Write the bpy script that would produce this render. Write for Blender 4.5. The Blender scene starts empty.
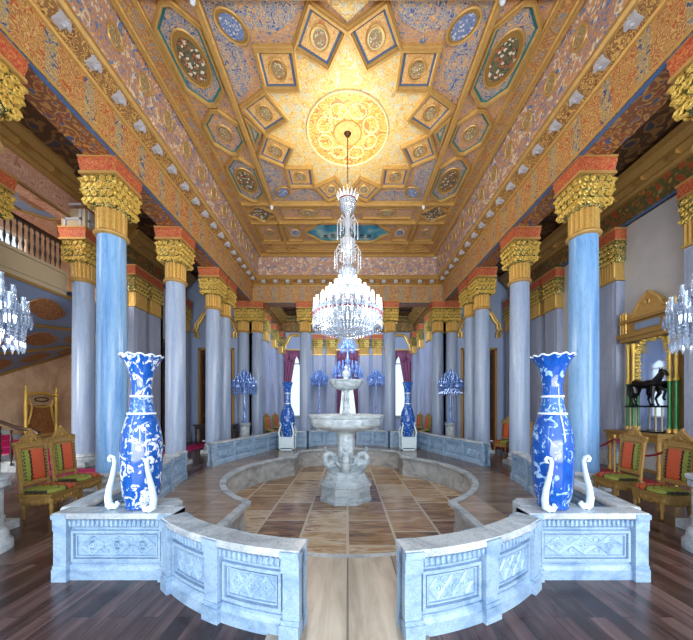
import bpy, bmesh, math, random
from mathutils import Vector, Matrix, noise
from mathutils.geometry import tessellate_polygon
random.seed(7)
C = bpy.context.scene.collection
PI = math.pi
cos, sin = math.cos, math.sin

# ------------------------------------------------------------------ camera, world, light, exposure
cam_d = bpy.data.cameras.new('camera'); cam = bpy.data.objects.new('camera', cam_d); C.objects.link(cam)
cam.location = (0, 0, 1.6); cam.rotation_euler = (PI/2, 0, 0)
cam_d.sensor_fit = 'HORIZONTAL'; cam_d.sensor_width = 36; cam_d.lens = 36*297/693
cam_d.shift_y = 86/693; cam_d.shift_x = -0.0016; cam_d.clip_start = .05
bpy.context.scene.camera = cam
vs = bpy.context.scene.view_settings
vs.view_transform = 'Standard'; vs.look = 'None'; vs.gamma = 1; vs.exposure = 0.0
w = bpy.data.worlds.new('sky'); bpy.context.scene.world = w; w.use_nodes = True
bg = w.node_tree.nodes['Background']; bg.inputs[0].default_value = (.74, .87, 1, 1); bg.inputs[1].default_value = 1.3

def area(name, loc, tgt, sx, sy, power, col):
    l = bpy.data.lights.new(name, 'AREA'); l.shape = 'RECTANGLE'; l.size = sx; l.size_y = sy
    l.energy = power; l.color = col
    o = bpy.data.objects.new(name, l); C.objects.link(o); o.location = loc
    o.rotation_euler = (Vector(tgt)-Vector(loc)).to_track_quat('-Z', 'Y').to_euler()
    return o
def point(name, loc, power, col, size):
    l = bpy.data.lights.new(name, 'POINT'); l.energy = power; l.color = col; l.shadow_soft_size = size
    o = bpy.data.objects.new(name, l); C.objects.link(o); o.location = loc
    return o
CY = 7.2                                   # the pool's centre
area('daylight_entrance', (0, -3.6, 3.2), (0, 6, 3.4), 9, 5, 330, (.66, .83, 1))
area('ceiling_fill', (0, -3.0, 1.0), (0, 7, 7.5), 8, 2, 480, (1, .93, .83))  # added fill aimed upwards to brighten the ceiling, no real source there
area('stair_fill', (-8.9, 1.0, 3.4), (-9.4, 10, 3.0), 2.4, 2.4, 620, (1, .93, .85))  # added fill that brightens the stair hall walls
area('gallery_fill', (-9.0, 3.0, 6.2), (-9.2, 9, 6.8), 2.4, 1.6, 240, (1, .93, .88))  # added fill for the gallery over the stair hall
area('right_aisle_fill', (6.0, -2.5, 3.5), (6.9, 8, 3.5), 1.6, 4, 420, (.95, .96, 1))  # added fill to lighten the right aisle wall
area('left_aisle_fill', (-6.0, -2.5, 3.5), (-6.6, 12, 3.5), 1.6, 4, 170, (.85, .93, 1))  # added fill along the left aisle
area('bay_fill', (0, 13.9, 6.0), (0, 19.6, 2.6), 5.5, 1.6, 340, (.80, .87, 1))  # added fill inside the bay, shining towards its windows
point('chandelier_glow', (0, CY, 7.0), 110, (1, .86, .6), .35)
for k in range(4): point('chandelier_glow_low', (1.15*cos(PI/4+k*PI/2), CY+1.15*sin(PI/4+k*PI/2), 3.5), 62, (1, .93, .84), .2)

# ------------------------------------------------------------------ materials
def newmat(name):
    m = bpy.data.materials.new(name); m.use_nodes = True
    return m, m.node_tree.nodes, m.node_tree.links, m.node_tree.nodes['Principled BSDF']
def c4(c): return (c[0], c[1], c[2], 1)
def hexc(h):
    h = h.lstrip('#'); r = [int(h[i:i+2], 16)/255 for i in (0, 2, 4)]
    return tuple((x/12.92 if x <= .04045 else ((x+.055)/1.055)**2.4) for x in r)
def plain(name, col, rough=.5, metal=0, bump=0, bscale=30, var=0):
    m, n, l, b = newmat(name)
    b.inputs['Base Color'].default_value = c4(col); b.inputs['Roughness'].default_value = rough; b.inputs['Metallic'].default_value = metal
    tc = n.new('ShaderNodeTexCoord'); nz = n.new('ShaderNodeTexNoise'); nz.inputs['Scale'].default_value = bscale; nz.inputs['Detail'].default_value = 4
    l.new(tc.outputs['Object'], nz.inputs['Vector'])
    if var:
        mx = n.new('ShaderNodeMix'); mx.data_type = 'RGBA'
        mx.inputs[6].default_value = c4([x*(1-var) for x in col]); mx.inputs[7].default_value = c4([min(1, x*(1+var)) for x in col])
        l.new(nz.outputs['Fac'], mx.inputs[0]); l.new(mx.outputs[2], b.inputs['Base Color'])
    if bump:
        bp = n.new('ShaderNodeBump'); bp.inputs['Strength'].default_value = bump; bp.inputs['Distance'].default_value = .02
        l.new(nz.outputs['Fac'], bp.inputs['Height']); l.new(bp.outputs[0], b.inputs['Normal'])
    return m
def math_(n, l, op, a, b=None):
    x = n.new('ShaderNodeMath'); x.operation = op
    for i, v in enumerate((a, b)):
        if v is None: continue
        if isinstance(v, (int, float)): x.inputs[i].default_value = v
        else: l.new(v, x.inputs[i])
    return x.outputs[0]
def mixc(n, l, fac, a, b):
    x = n.new('ShaderNodeMix'); x.data_type = 'RGBA'
    if isinstance(fac, (int, float)): x.inputs[0].default_value = fac
    else: l.new(fac, x.inputs[0])
    for i, v in ((6, a), (7, b)):
        if isinstance(v, tuple): x.inputs[i].default_value = c4(v)
        else: l.new(v, x.inputs[i])
    return x.outputs[2]
def ramp(n, l, fac, stops, const=False):
    r = n.new('ShaderNodeValToRGB'); e = r.color_ramp.elements
    if const: r.color_ramp.interpolation = 'CONSTANT'
    e[0].position = stops[0][0]; e[0].color = c4(stops[0][1]); e[1].position = stops[-1][0]; e[1].color = c4(stops[-1][1])
    for p, c in stops[1:-1]:
        x = e.new(p); x.color = c4(c)
    l.new(fac, r.inputs[0]); return r.outputs[0]
def vec(n, l, scale=(1, 1, 1), rot=(0, 0, 0), obj=True):
    tc = n.new('ShaderNodeTexCoord'); mp = n.new('ShaderNodeMapping')
    mp.inputs['Scale'].default_value = scale; mp.inputs['Rotation'].default_value = rot
    l.new(tc.outputs['Object'], mp.inputs[0]); return mp.outputs[0]
def noise_(n, l, v, scale, detail=3, dist=0, rough=.5):
    x = n.new('ShaderNodeTexNoise'); x.inputs['Scale'].default_value = scale; x.inputs['Detail'].default_value = detail
    x.inputs['Distortion'].default_value = dist; x.inputs['Roughness'].default_value = rough
    l.new(v, x.inputs['Vector']); return x
def marble(name, base, vein, scale=2, stretch=(1, 1, 1), rough=.3, dark=None, bump=.0, lo=.42, hi=.68):
    m, n, l, b = newmat(name)
    v = vec(n, l, stretch)
    a = noise_(n, l, v, scale, 6, 1.2, .62); d = noise_(n, l, v, scale*3.1, 5, 2.2, .6)
    c1 = ramp(n, l, a.outputs['Fac'], [(lo, base), (hi, vein)])
    f = ramp(n, l, d.outputs['Fac'], [(.47, (0, 0, 0)), (.5, (1, 1, 1)), (.53, (0, 0, 0))])
    fac = math_(n, l, 'MULTIPLY', f, .45)
    c2 = mixc(n, l, fac, c1, dark or tuple(x*.55 for x in vein))
    l.new(c2, b.inputs['Base Color']); b.inputs['Roughness'].default_value = rough
    if bump:
        bp = n.new('ShaderNodeBump'); bp.inputs['Strength'].default_value = bump; bp.inputs['Distance'].default_value = .01
        l.new(d.outputs['Fac'], bp.inputs['Height']); l.new(bp.outputs[0], b.inputs['Normal'])
    return m
def arab(name, bgc, A, B, line, scale=4, K=9, rough=.5, metal=.1, period=None, alt=None, bump=.35, stretch=(1, 1, 1)):
    """painted scrollwork: distorted cells with rings, outlined in 'line'"""
    m, n, l, b = newmat(name)
    v0 = vec(n, l, stretch)
    nz = noise_(n, l, v0, scale*.9, 2)
    vm = n.new('ShaderNodeVectorMath'); vm.operation = 'MULTIPLY_ADD'
    l.new(nz.outputs['Color'], vm.inputs[0]); vm.inputs[1].default_value = (.35/scale*4,)*3; l.new(v0, vm.inputs[2])
    vo = n.new('ShaderNodeTexVoronoi'); vo.feature = 'SMOOTH_F1'; vo.inputs['Smoothness'].default_value = .25; vo.inputs['Scale'].default_value = scale
    l.new(vm.outputs[0], vo.inputs['Vector'])
    s = math_(n, l, 'SINE', math_(n, l, 'MULTIPLY', vo.outputs['Distance'], K))
    sep = n.new('ShaderNodeSeparateColor'); l.new(vo.outputs['Color'], sep.inputs[0])
    pick = math_(n, l, 'GREATER_THAN', sep.outputs[0], .5)
    if period:
        tc = n.new('ShaderNodeTexCoord'); sx = n.new('ShaderNodeSeparateXYZ'); l.new(tc.outputs['Object'], sx.inputs[0])
        q = math_(n, l, 'FRACT', math_(n, l, 'DIVIDE', math_(n, l, 'ADD', sx.outputs[period[0]], 50), period[1]))
        wob = math_(n, l, 'ADD', q, math_(n, l, 'MULTIPLY', nz.outputs['Fac'], .12))
        blk = math_(n, l, 'LESS_THAN', wob, period[2])
        fill = mixc(n, l, pick, A, B)
        afill = mixc(n, l, pick, alt[0], alt[1])
        fill = mixc(n, l, blk, fill, afill)
        bgx = mixc(n, l, blk, bgc, alt[2])
    else:
        fill = mixc(n, l, pick, A, B); bgx = bgc
    col = mixc(n, l, math_(n, l, 'GREATER_THAN', s, 0), bgx, fill)
    ed = math_(n, l, 'LESS_THAN', math_(n, l, 'ABSOLUTE', s), .46)
    col = mixc(n, l, ed, col, line)
    l.new(col, b.inputs['Base Color']); b.inputs['Roughness'].default_value = rough; b.inputs['Metallic'].default_value = metal
    bp = n.new('ShaderNodeBump'); bp.inputs['Strength'].default_value = bump; bp.inputs['Distance'].default_value = .02
    l.new(ed, bp.inputs['Height']); l.new(bp.outputs[0], b.inputs['Normal'])
    return m
def planks(name, cols, wx, wy, rough, gap=(.02, .012, .01), vein=(1, .12, 1), vs_=9, gapw=.02, offs=.5):
    """boards or slabs: brick pattern, wx wide and wy long, run along Y"""
    m, n, l, b = newmat(name)
    v = vec(n, l, (1, 1, 1), (0, 0, PI/2))
    br = n.new('ShaderNodeTexBrick'); br.offset = offs
    br.inputs['Scale'].default_value = 1; br.inputs['Brick Width'].default_value = wy; br.inputs['Row Height'].default_value = wx
    br.inputs['Mortar Size'].default_value = gapw*wx; br.inputs['Color1'].default_value = (0, 0, 0, 1); br.inputs['Color2'].default_value = (1, 1, 1, 1)
    br.inputs['Mortar'].default_value = (.5, .5, .5, 1); br.inputs['Bias'].default_value = 0
    l.new(v, br.inputs['Vector'])
    v2 = vec(n, l, vein)
    add = n.new('ShaderNodeVectorMath'); add.operation = 'MULTIPLY_ADD'; l.new(br.outputs['Color'], add.inputs[0]); add.inputs[1].default_value = (7, 5, 3); l.new(v2, add.inputs[2])
    nz = noise_(n, l, add.outputs[0], vs_, 6, .8, .6)
    tone = math_(n, l, 'ADD', math_(n, l, 'MULTIPLY', nz.outputs['Fac'], .75), math_(n, l, 'MULTIPLY', br.outputs['Color'], .3))
    col = ramp(n, l, tone, [(.28+i*.5/(len(cols)-1), c) for i, c in enumerate(cols)])
    col = mixc(n, l, br.outputs['Fac'], col, gap)
    l.new(col, b.inputs['Base Color']); b.inputs['Roughness'].default_value = rough
    bp = n.new('ShaderNodeBump'); bp.inputs['Strength'].default_value = .12; bp.inputs['Distance'].default_value = .01
    l.new(nz.outputs['Fac'], bp.inputs['Height']); l.new(bp.outputs[0], b.inputs['Normal'])
    return m
def porcelain(name, scale, thr=.5, blue='#1746b8', deep='#0a2580', white='#e4eefb'):
    m, n, l, b = newmat(name)
    v = vec(n, l, (1, 1, .8))
    a = noise_(n, l, v, scale, 4, 1.4, .55); d = noise_(n, l, v, scale*2.6, 3, .6)
    blu = mixc(n, l, d.outputs['Fac'], hexc(deep), hexc(blue))
    f = ramp(n, l, a.outputs['Fac'], [(thr-.015, (1, 1, 1)), (thr+.015, (0, 0, 0))])
    t = ramp(n, l, d.outputs['Fac'], [(.40, (1, 1, 1)), (.42, (0, 0, 0))])
    f2 = math_(n, l, 'MAXIMUM', f, math_(n, l, 'MULTIPLY', t, .85))
    l.new(mixc(n, l, f2, hexc(white), blu), b.inputs['Base Color'])
    b.inputs['Roughness'].default_value = .12; b.inputs['Coat Weight'].default_value = .4
    return m
def glassy(name, col, alpha, rough=.08, em=0, emc=(1, 1, 1), metal=0):
    m, n, l, b = newmat(name); b.inputs['Metallic'].default_value = metal
    b.inputs['Base Color'].default_value = c4(col); b.inputs['Roughness'].default_value = rough
    b.inputs['Alpha'].default_value = alpha; b.inputs['Specular IOR Level'].default_value = 1.0
    if em: b.inputs['Emission Color'].default_value = c4(emc); b.inputs['Emission Strength'].default_value = em
    return m

M = {}
M['gold'] = plain('gilding', hexc('#d8b366'), .34, .45, .5, 26, .35)
M['gold_mould'] = plain('gilt moulding', hexc('#c9a260'), .42, .35, .3, 12, .25)
M['gold_leaf'] = plain('gilt foliage', hexc('#f0c565'), .3, .5, .6, 60, .35)
M['old_gold'] = plain('dull gilt wood', hexc('#a8854a'), .45, .35, .5, 40, .4)
M['cap_ground'] = arab('green and gilt capital ground', hexc('#4c5a30'), hexc('#d2a648'), hexc('#a07830'), hexc('#f2d88a'), 17, 9, .35, .4, bump=.8)
M['chair_gold'] = plain('worn chair gilding', hexc('#a8864a'), .38, .5, .7, 70, .55)
M['cornice'] = arab('painted cornice bed', hexc('#8a6236'), hexc('#7a4a2c'), hexc('#a67e42'), hexc('#d2a75c'), 12, 9)
M['impost'] = arab('red impost', hexc('#b84a36'), hexc('#cf6046'), hexc('#a8523c'), hexc('#c98a48'), 18, 8)
M['shaft'] = marble('blue lit column marble', hexc('#8fbdea'), hexc('#5f98d6'), 1.5, (3.5, 3.5, .22), .25, hexc('#4f78aa'), lo=.4, hi=.66)  # blue reflected light is painted into the near shafts' colour
M['shaft_far'] = marble('paler blue lit shaft marble', hexc('#a8bbd6'), hexc('#8aa0c4'), 1.5, (3.5, 3.5, .22), .3, hexc('#7183a4'), lo=.4, hi=.66)  # same stone for farther shafts, the painted blue light paler
M['shaft_grey'] = marble('pilaster marble', hexc('#a9b3ca'), hexc('#8896b6'), 1.5, (3, 3, .2), .4, hexc('#6f7a96'))
M['bal'] = marble('balustrade marble', hexc('#96b2cf'), hexc('#6587ac'), 3.2, (1, 1, 1.6), .36, hexc('#48627f'), .25, .45, .72)
M['bal_orn'] = marble('carved marble', hexc('#9dbad6'), hexc('#7294b8'), 5, (1, 1, 1), .4, hexc('#56739a'))
M['coping'] = marble('coping marble', hexc('#bcc7cf'), hexc('#86929e'), 2.4, (1, 1, 1), .25, hexc('#5c666e'))
M['pool_wall'] = marble('pool wall marble', hexc('#b9bfc2'), hexc('#86888a'), 2.2, (1, 1, 1.5), .3, hexc('#6a5a48'))
M['fountain'] = marble('fountain marble', hexc('#c9d6dd'), hexc('#93a3ae'), 3.5, (1, 1, 2.2), .3, hexc('#59656f'))
M['wood_floor'] = planks('dark plank floor', [hexc('#211614'), hexc('#3a2926'), hexc('#574240'), hexc('#725b56')], .13, 1.5, .24)
M['ledge'] = planks('brown marble ledge', [hexc('#4f453d'), hexc('#736558'), hexc('#8e7d6c'), hexc('#a89788')], 1.15, 2.2, .2, hexc('#7d7268'), (.5, 2.2, 1), 2.6, .012)
M['pool_floor'] = planks('pool slabs', [hexc('#4e3c2e'), hexc('#866a4e'), hexc('#ab8e6a'), hexc('#cdc0a8'), hexc('#75503a')], .80, 1.05, .2, hexc('#c4baa8'), (.6, 2.6, 1), 2.8, .03)
M['walk'] = planks('pale marble walk', [hexc('#6f675b'), hexc('#948a7b'), hexc('#b3a999'), hexc('#c2bbac')], .46, 3.2, .3, hexc('#5c564e'), (2.2, .35, 1), 3, .02)
M['plaster'] = plain('grey plaster', hexc('#b9b8ba'), .8, 0, .15, 3, .12)
M['plaster_blue'] = plain('pale blue plaster', hexc('#9db0d2'), .7, 0, .1, 3, .08)
M['ochre'] = marble('ochre plaster', hexc('#dfc3a4'), hexc('#c0a086'), 1.6, (1, 1, .6), .75, hexc('#a98c70'))
M['pink'] = arab('pink painted band', hexc('#cf9f8c'), hexc('#bb8470'), hexc('#c99884'), hexc('#dcb89c'), 5, 9, bump=.1)
M['dark_wood'] = plain('dark wood', hexc('#2c1a15'), .35, 0, .2, 14, .4)
M['door_wood'] = plain('mahogany', hexc('#5a2f1f'), .3, 0, .2, 14, .35)
M['aisle_ceil'] = arab('aisle ceiling', hexc('#4a3424'), hexc('#63432a'), hexc('#3a3a48'), hexc('#7d5c34'), 3, 8, bump=.2)
M['frieze'] = arab('painted frieze', hexc('#ac7a4c'), hexc('#b85c38'), hexc('#c48e4e'), hexc('#dcb878'), 11, 11, period=(1, .63, .36), alt=(hexc('#3d5a86'), hexc('#8b8f92'), hexc('#a8946a')))
M['frieze_x'] = arab('painted frieze across', hexc('#a67c58'), hexc('#a85c42'), hexc('#bb9260'), hexc('#d8b87e'), 11, 11, period=(0, .63, .36), alt=(hexc('#445f94'), hexc('#8b8f92'), hexc('#a08a70')))
M['soffit'] = arab('beam soffit', hexc('#8a5a40'), hexc('#a0553a'), hexc('#50608a'), hexc('#c0924e'), 6, 9)
M['aisle_frieze'] = arab('aisle frieze', hexc('#5d5a36'), hexc('#b0462a'), hexc('#a88a50'), hexc('#8e6a34'), 6, 9)
M['blue_strip'] = plain('blue painted fillet', hexc('#4f6f9e'), .4)
M['cove'] = arab('painted cove', hexc('#b39088'), hexc('#5f7fb4'), hexc('#ddd6c6'), hexc('#d9a25c'), 9.5, 11)
M['ceil'] = arab('arabesque ceiling', hexc('#bd9684'), hexc('#6a80a8'), hexc('#cf9c66'), hexc('#dcb478'), 12, 10)
M['ceil_blue'] = arab('blue arabesque', hexc('#8490a8'), hexc('#4668a4'), hexc('#c99a78'), hexc('#dcbc82'), 12.5, 11)
M['ceil_orange'] = arab('orange arabesque', hexc('#d8a768'), hexc('#cf8d55'), hexc('#e0bb7c'), hexc('#e8cb8c'), 15, 10)
M['ceil_gold'] = arab('gold arabesque', hexc('#e6c47c'), hexc('#c8cfc6'), hexc('#dcae62'), hexc('#f2e0a4'), 10, 11)
M['medal'] = arab('rosette painting', hexc('#e0a850'), hexc('#e8b25a'), hexc('#d98a48'), hexc('#f2dc9c'), 5, 12)
M['border'] = arab('ceiling border', hexc('#b5835a'), hexc('#bb6c46'), hexc('#9a9aa0'), hexc('#dcb068'), 10, 9, period=(1, .5, .5), alt=(hexc('#9498a6'), hexc('#a89a90'), hexc('#ae8a6c')))
M['cream_paint'] = plain('cream paint', hexc('#eee0b0'), .5)
M['teal'] = plain('teal fillet', hexc('#2f7f86'), .4)
M['flowers'] = arab('painted flowers', hexc('#a8905e'), hexc('#b8606a'), hexc('#e6dcc8'), hexc('#6a7654'), 30, 7, bump=.05, metal=0)
M['bird_panel'] = arab('painted birds', hexc('#6a6a50'), hexc('#dcd6c2'), hexc('#a86a4a'), hexc('#4c4a3a'), 14, 6, bump=.05, metal=0)
M['blue_flowers'] = arab('blue flowers', hexc('#6a7eae'), hexc('#4866a0'), hexc('#d8d4d0'), hexc('#8a96ae'), 24, 7, bump=.05, metal=0)
M['sea'] = None
def seascape():
    m, n, l, b = newmat('seascape'); v = vec(n, l, (1, 1, 1)); a = noise_(n, l, v, 1.6, 4)
    l.new(ramp(n, l, a.outputs['Fac'], [(.38, hexc('#2a6f98')), (.5, hexc('#3f9ab8')), (.62, hexc('#9fc0c4'))]), b.inputs['Base Color']); return m
M['seascape'] = seascape()
M['ship_paint'] = plain('painted ship', hexc('#2a3f4c'), .6)
M['white_scroll'] = plain('white enamel', hexc('#d6ebf6'), .25, 0, .05, 10, .05)
M['vase'] = porcelain('blue and white porcelain', 13, .545, '#1a66bc', '#0a3c9a', '#d8e6f4')
M['vase_dark'] = porcelain('deep blue porcelain', 11, .585, '#155fc0', '#083690', '#9cc6ee')
M['vase_neck'] = porcelain('neck porcelain', 22, .56, '#2b6cc0', '#174c9c', '#9fc0ea')
M['porc_white'] = plain('white porcelain', hexc('#dcebf8'), .15)
M['crystal'] = glassy('cut crystal', hexc('#c3d4ea'), .62, .06, metal=.55)
M['crystal_white'] = glassy('bright cut crystal', hexc('#e6eef8'), .85, .1, metal=.15)
M['crystal_blue'] = glassy('blue tinted crystal', hexc('#86acf0'), .93, .12, metal=.2)  # blue is the crystal's own even colour, nothing glows
M['crystal_clear'] = glassy('clear crystal', hexc('#b4c4d4'), .35, .06, metal=.4)
M['lamp'] = glassy('lit lamp glass', (1, 1, 1), 1, .3, 2.2, (1, .97, .94))
M['silver'] = plain('silvered metal', (.75, .8, .88), .2, .8)
M['red_glass'] = plain('ruby glass', hexc('#7c1a22'), .1)
M['chain'] = plain('bronze chain', hexc('#4a3018'), .4, .6)
M['carpet'] = plain('magenta carpet', hexc('#c01e68'), .9, 0, .3, 60, .15)
M['curtain'] = plain('plum curtain', hexc('#8c5478'), .7, 0, .2, 20, .2)
M['pelmet'] = plain('red velvet', hexc('#8a1a2a'), .8, 0, .2, 30, .2)
M['black'] = plain('blackened bronze', hexc('#0d0e12'), .3, .3)
M['green_marble'] = plain('green marble', hexc('#1f7a3c'), .2, 0, 0, 12, .3)
M['stone_grey'] = plain('grey stone band', hexc('#b9a98a'), .7, 0, .1, 4, .08)
M['slate_blue'] = plain('blue painted soffit', hexc('#7d90ae'), .6, 0, .1, 5, .12)
M['brown_loz'] = arab('brown scroll lozenge', hexc('#8d5c3a'), hexc('#a06a42'), hexc('#7c5034'), hexc('#b07c4a'), 9, 9, bump=.1)
M['white_trim'] = plain('pale trim', hexc('#b9bcc8'), .5)
def mirror_mat():
    m, n, l, b = newmat('mirror glass'); b.inputs['Base Color'].default_value = (.8, .86, .95, 1); b.inputs['Metallic'].default_value = 1; b.inputs['Roughness'].default_value = .04
    return m
M['mirror'] = mirror_mat()
def fabric(name, kind):
    """striped silk: back (bands across X) or seat"""
    m, n, l, b = newmat(name)
    tc = n.new('ShaderNodeTexCoord'); sx = n.new('ShaderNodeSeparateXYZ'); l.new(tc.outputs['Object'], sx.inputs[0])
    y = sx.outputs[1]
    nz = noise_(n, l, tc.outputs['Object'], 22, 3)
    z = sx.outputs[2] if kind == 'back' else sx.outputs[0]
    wav = math_(n, l, 'MULTIPLY', math_(n, l, 'ABSOLUTE', math_(n, l, 'SINE', math_(n, l, 'MULTIPLY', z, 46))), .012)
    yy = math_(n, l, 'ADD', y, wav)
    d = math_(n, l, 'DIVIDE', math_(n, l, 'ADD', yy, .25), .5)
    blk, org, grn = hexc('#1e1c18'), hexc('#d0592f'), hexc('#8f9a3c')
    if kind == 'back':
        st = [(0, blk), (.185, grn), (.35, blk), (.39, org), (.80, blk), (1, blk)]
    else:
        st = [(0, blk), (.07, grn), (.5, blk), (.55, org), (.88, blk), (1, blk)]
    col = ramp(n, l, d, st, True)
    if kind != 'back':
        v = math_(n, l, 'ABSOLUTE', math_(n, l, 'SINE', math_(n, l, 'MULTIPLY', math_(n, l, 'ADD', sx.outputs[0], math_(n, l, 'ABSOLUTE', math_(n, l, 'ADD', y, .1))), 30)))
        col = mixc(n, l, math_(n, l, 'LESS_THAN', v, .22), col, blk)
    col2 = mixc(n, l, math_(n, l, 'MULTIPLY', nz.outputs['Fac'], .35), col, hexc('#4a3a20'))
    l.new(col2, b.inputs['Base Color']); b.inputs['Roughness'].default_value = .6
    return m
M['fab_back'] = fabric('striped silk back', 'back'); M['fab_seat'] = fabric('striped silk seat', 'seat')

# ------------------------------------------------------------------ mesh helpers
class MB:
    def __init__(s): s.v = []; s.f = []
    def add(s, vs_, fs):
        k = len(s.v); s.v += [tuple(x) for x in vs_]; s.f += [tuple(i+k for i in f) for f in fs]; return s
    def box(s, c, d, rz=0, taper=1):
        x, y, z = [q/2 for q in d]; vs_ = []
        for sz in (-1, 1):
            t = taper if sz > 0 else 1
            for a, b in ((-1, -1), (1, -1), (1, 1), (-1, 1)):
                px, py = a*x*t, b*y*t
                vs_.append((c[0]+px*cos(rz)-py*sin(rz), c[1]+px*sin(rz)+py*cos(rz), c[2]+sz*z))
        return s.add(vs_, [(3, 2, 1, 0), (4, 5, 6, 7), (0, 1, 5, 4), (1, 2, 6, 5), (2, 3, 7, 6), (3, 0, 4, 7)])
    def lathe(s, prof, c=(0, 0, 0), n=24, mod=None, cap=True, ph=0):
        vs_ = []; fs = []
        for r, z in prof:
            for i in range(n):
                a = 2*PI*i/n+ph; rr = r*(mod(a, z) if mod else 1)
                vs_.append((c[0]+rr*cos(a), c[1]+rr*sin(a), c[2]+z))
        for j in range(len(prof)-1):
            for i in range(n):
                fs.append((j*n+i, j*n+(i+1) % n, (j+1)*n+(i+1) % n, (j+1)*n+i))
        if cap:
            fs.append(tuple(range(n-1, -1, -1))); fs.append(tuple((len(prof)-1)*n+i for i in range(n)))
        return s.add(vs_, fs)
    def tube(s, pts, r, n=6, closed=False, flat=1):
        pts = [Vector(p) for p in pts]; m = len(pts)
        rs = r if isinstance(r, (list, tuple)) else [r]*m
        vs_ = []; fs = []; up = None
        for i, p in enumerate(pts):
            a = pts[(i-1) % m] if (i or closed) else p; b = pts[(i+1) % m] if (i < m-1 or closed) else p
            t = (b-a); t = t.normalized() if t.length > 1e-9 else Vector((0, 0, 1))
            if up is None: up = Vector((0, 0, 1)) if abs(t.z) < .9 else Vector((1, 0, 0))
            x = t.cross(up); x = x.normalized() if x.length > 1e-6 else Vector((1, 0, 0)); y = x.cross(t).normalized(); up = y
            for k in range(n):
                an = 2*PI*k/n; vs_.append(p+rs[i]*(cos(an)*x+flat*sin(an)*y))
        for i in range(m if closed else m-1):
            for k in range(n):
                j = (i+1) % m
                fs.append((i*n+k, i*n+(k+1) % n, j*n+(k+1) % n, j*n+k))
        if not closed: fs.append(tuple(range(n-1, -1, -1))); fs.append(tuple((m-1)*n+k for k in range(n)))
        return s.add(vs_, fs)
    def sphere(s, c, r, n=8, m=6, sc=(1, 1, 1)):
        prof = [(max(1e-4, sin(PI*j/m)), -cos(PI*j/m)) for j in range(m+1)]
        vs_ = []; fs = []
        for q, z in prof:
            for i in range(n):
                a = 2*PI*i/n; vs_.append((c[0]+r*sc[0]*q*cos(a), c[1]+r*sc[1]*q*sin(a), c[2]+r*sc[2]*z))
        for j in range(m):
            for i in range(n): fs.append((j*n+i, j*n+(i+1) % n, (j+1)*n+(i+1) % n, (j+1)*n+i))
        return s.add(vs_, fs)
    def prism(s, poly, z0, z1):
        n = len(poly); a = sum(poly[i][0]*poly[(i+1) % n][1]-poly[(i+1) % n][0]*poly[i][1] for i in range(n))
        if a < 0: poly = poly[::-1]
        vs_ = [(p[0], p[1], z0) for p in poly]+[(p[0], p[1], z1) for p in poly]
        fs = [tuple(range(n-1, -1, -1)), tuple(range(n, 2*n))]+[(i, (i+1) % n, n+(i+1) % n, n+i) for i in range(n)]
        return s.add(vs_, fs)
    def sweep(s, path, prof, closed=False):
        """prof: closed loop of (t, z); t to the right of the path's direction"""
        m = len(path); k = len(prof); vs_ = []; fs = []
        for i, p in enumerate(path):
            ds = []
            if i or closed: q = path[(i-1) % m]; ds.append(Vector((p[0]-q[0], p[1]-q[1])).normalized())
            if i < m-1 or closed: q = path[(i+1) % m]; ds.append(Vector((q[0]-p[0], q[1]-p[1])).normalized())
            n1 = [Vector((d.y, -d.x)) for d in ds]; nn = sum(n1, Vector((0, 0)))
            nn.normalize(); sc = 1/max(.35, nn.dot(n1[0]))
            for t, z in prof: vs_.append((p[0]+nn.x*t*sc, p[1]+nn.y*t*sc, z))
        for i in range(m if closed else m-1):
            j = (i+1) % m
            for q in range(k): fs.append((i*k+q, i*k+(q+1) % k, j*k+(q+1) % k, j*k+q))
        if not closed: fs.append(tuple(range(k-1, -1, -1))); fs.append(tuple((m-1)*k+q for q in range(k)))
        return s.add(vs_, fs)
    def flat(s, loops, z):
        tris = tessellate_polygon([[Vector((p[0], p[1], 0)) for p in lp] for lp in loops])
        vs_ = [(p[0], p[1], z) for lp in loops for p in lp]
        fs = []
        for t in tris:
            a, b, c = [Vector(vs_[i]) for i in t]
            fs.append(tuple(t) if (b-a).cross(c-a).z > 0 else tuple(reversed(t)))
        return s.add(vs_, fs)
    def xf(s, mtx):
        s.v = [tuple(mtx @ Vector(p)) for p in s.v]; return s
    def build(s, name, mat, parent=None, smooth=False, fix=True, loc=None):
        me = bpy.data.meshes.new(name); me.from_pydata(s.v, [], s.f)
        if fix:
            b = bmesh.new(); b.from_mesh(me); bmesh.ops.recalc_face_normals(b, faces=b.faces); b.to_mesh(me); b.free()
        if smooth:
            for p in me.polygons: p.use_smooth = True
            if smooth != 'all':
                try: me.set_sharp_from_angle(angle=math.radians(38))
                except Exception: pass
        me.materials.append(M[mat] if isinstance(mat, str) else mat)
        o = bpy.data.objects.new(name, me); C.objects.link(o)
        if loc: o.location = loc
        if parent: o.parent = parent
        return o
def tag(o, label=None, cat=None, group=None, kind=None):
    if label: o['label'] = label
    if cat: o['category'] = cat
    if group: o['group'] = group
    if kind: o['kind'] = kind
    return o
def thing(name, label, cat, loc=(0, 0, 0), rz=0, group=None):
    o = bpy.data.objects.new(name, None); C.objects.link(o); o.location = loc; o.rotation_euler = (0, 0, rz)
    o.empty_display_size = .1
    return tag(o, label, cat, group)
def struct(o): o['kind'] = 'structure'; return o
def dup(root, loc, rz=0, label=None, group=None, scale=None):
    r = root.copy(); C.objects.link(r); r.location = loc; r.rotation_euler = (0, 0, rz)
    if label: r['label'] = label
    if group: r['group'] = group
    if scale: r.scale = scale
    def rec(a, b):
        for ch in a.children:
            c = ch.copy(); C.objects.link(c); c.parent = b; rec(ch, c)
    rec(root, r); return r
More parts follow.
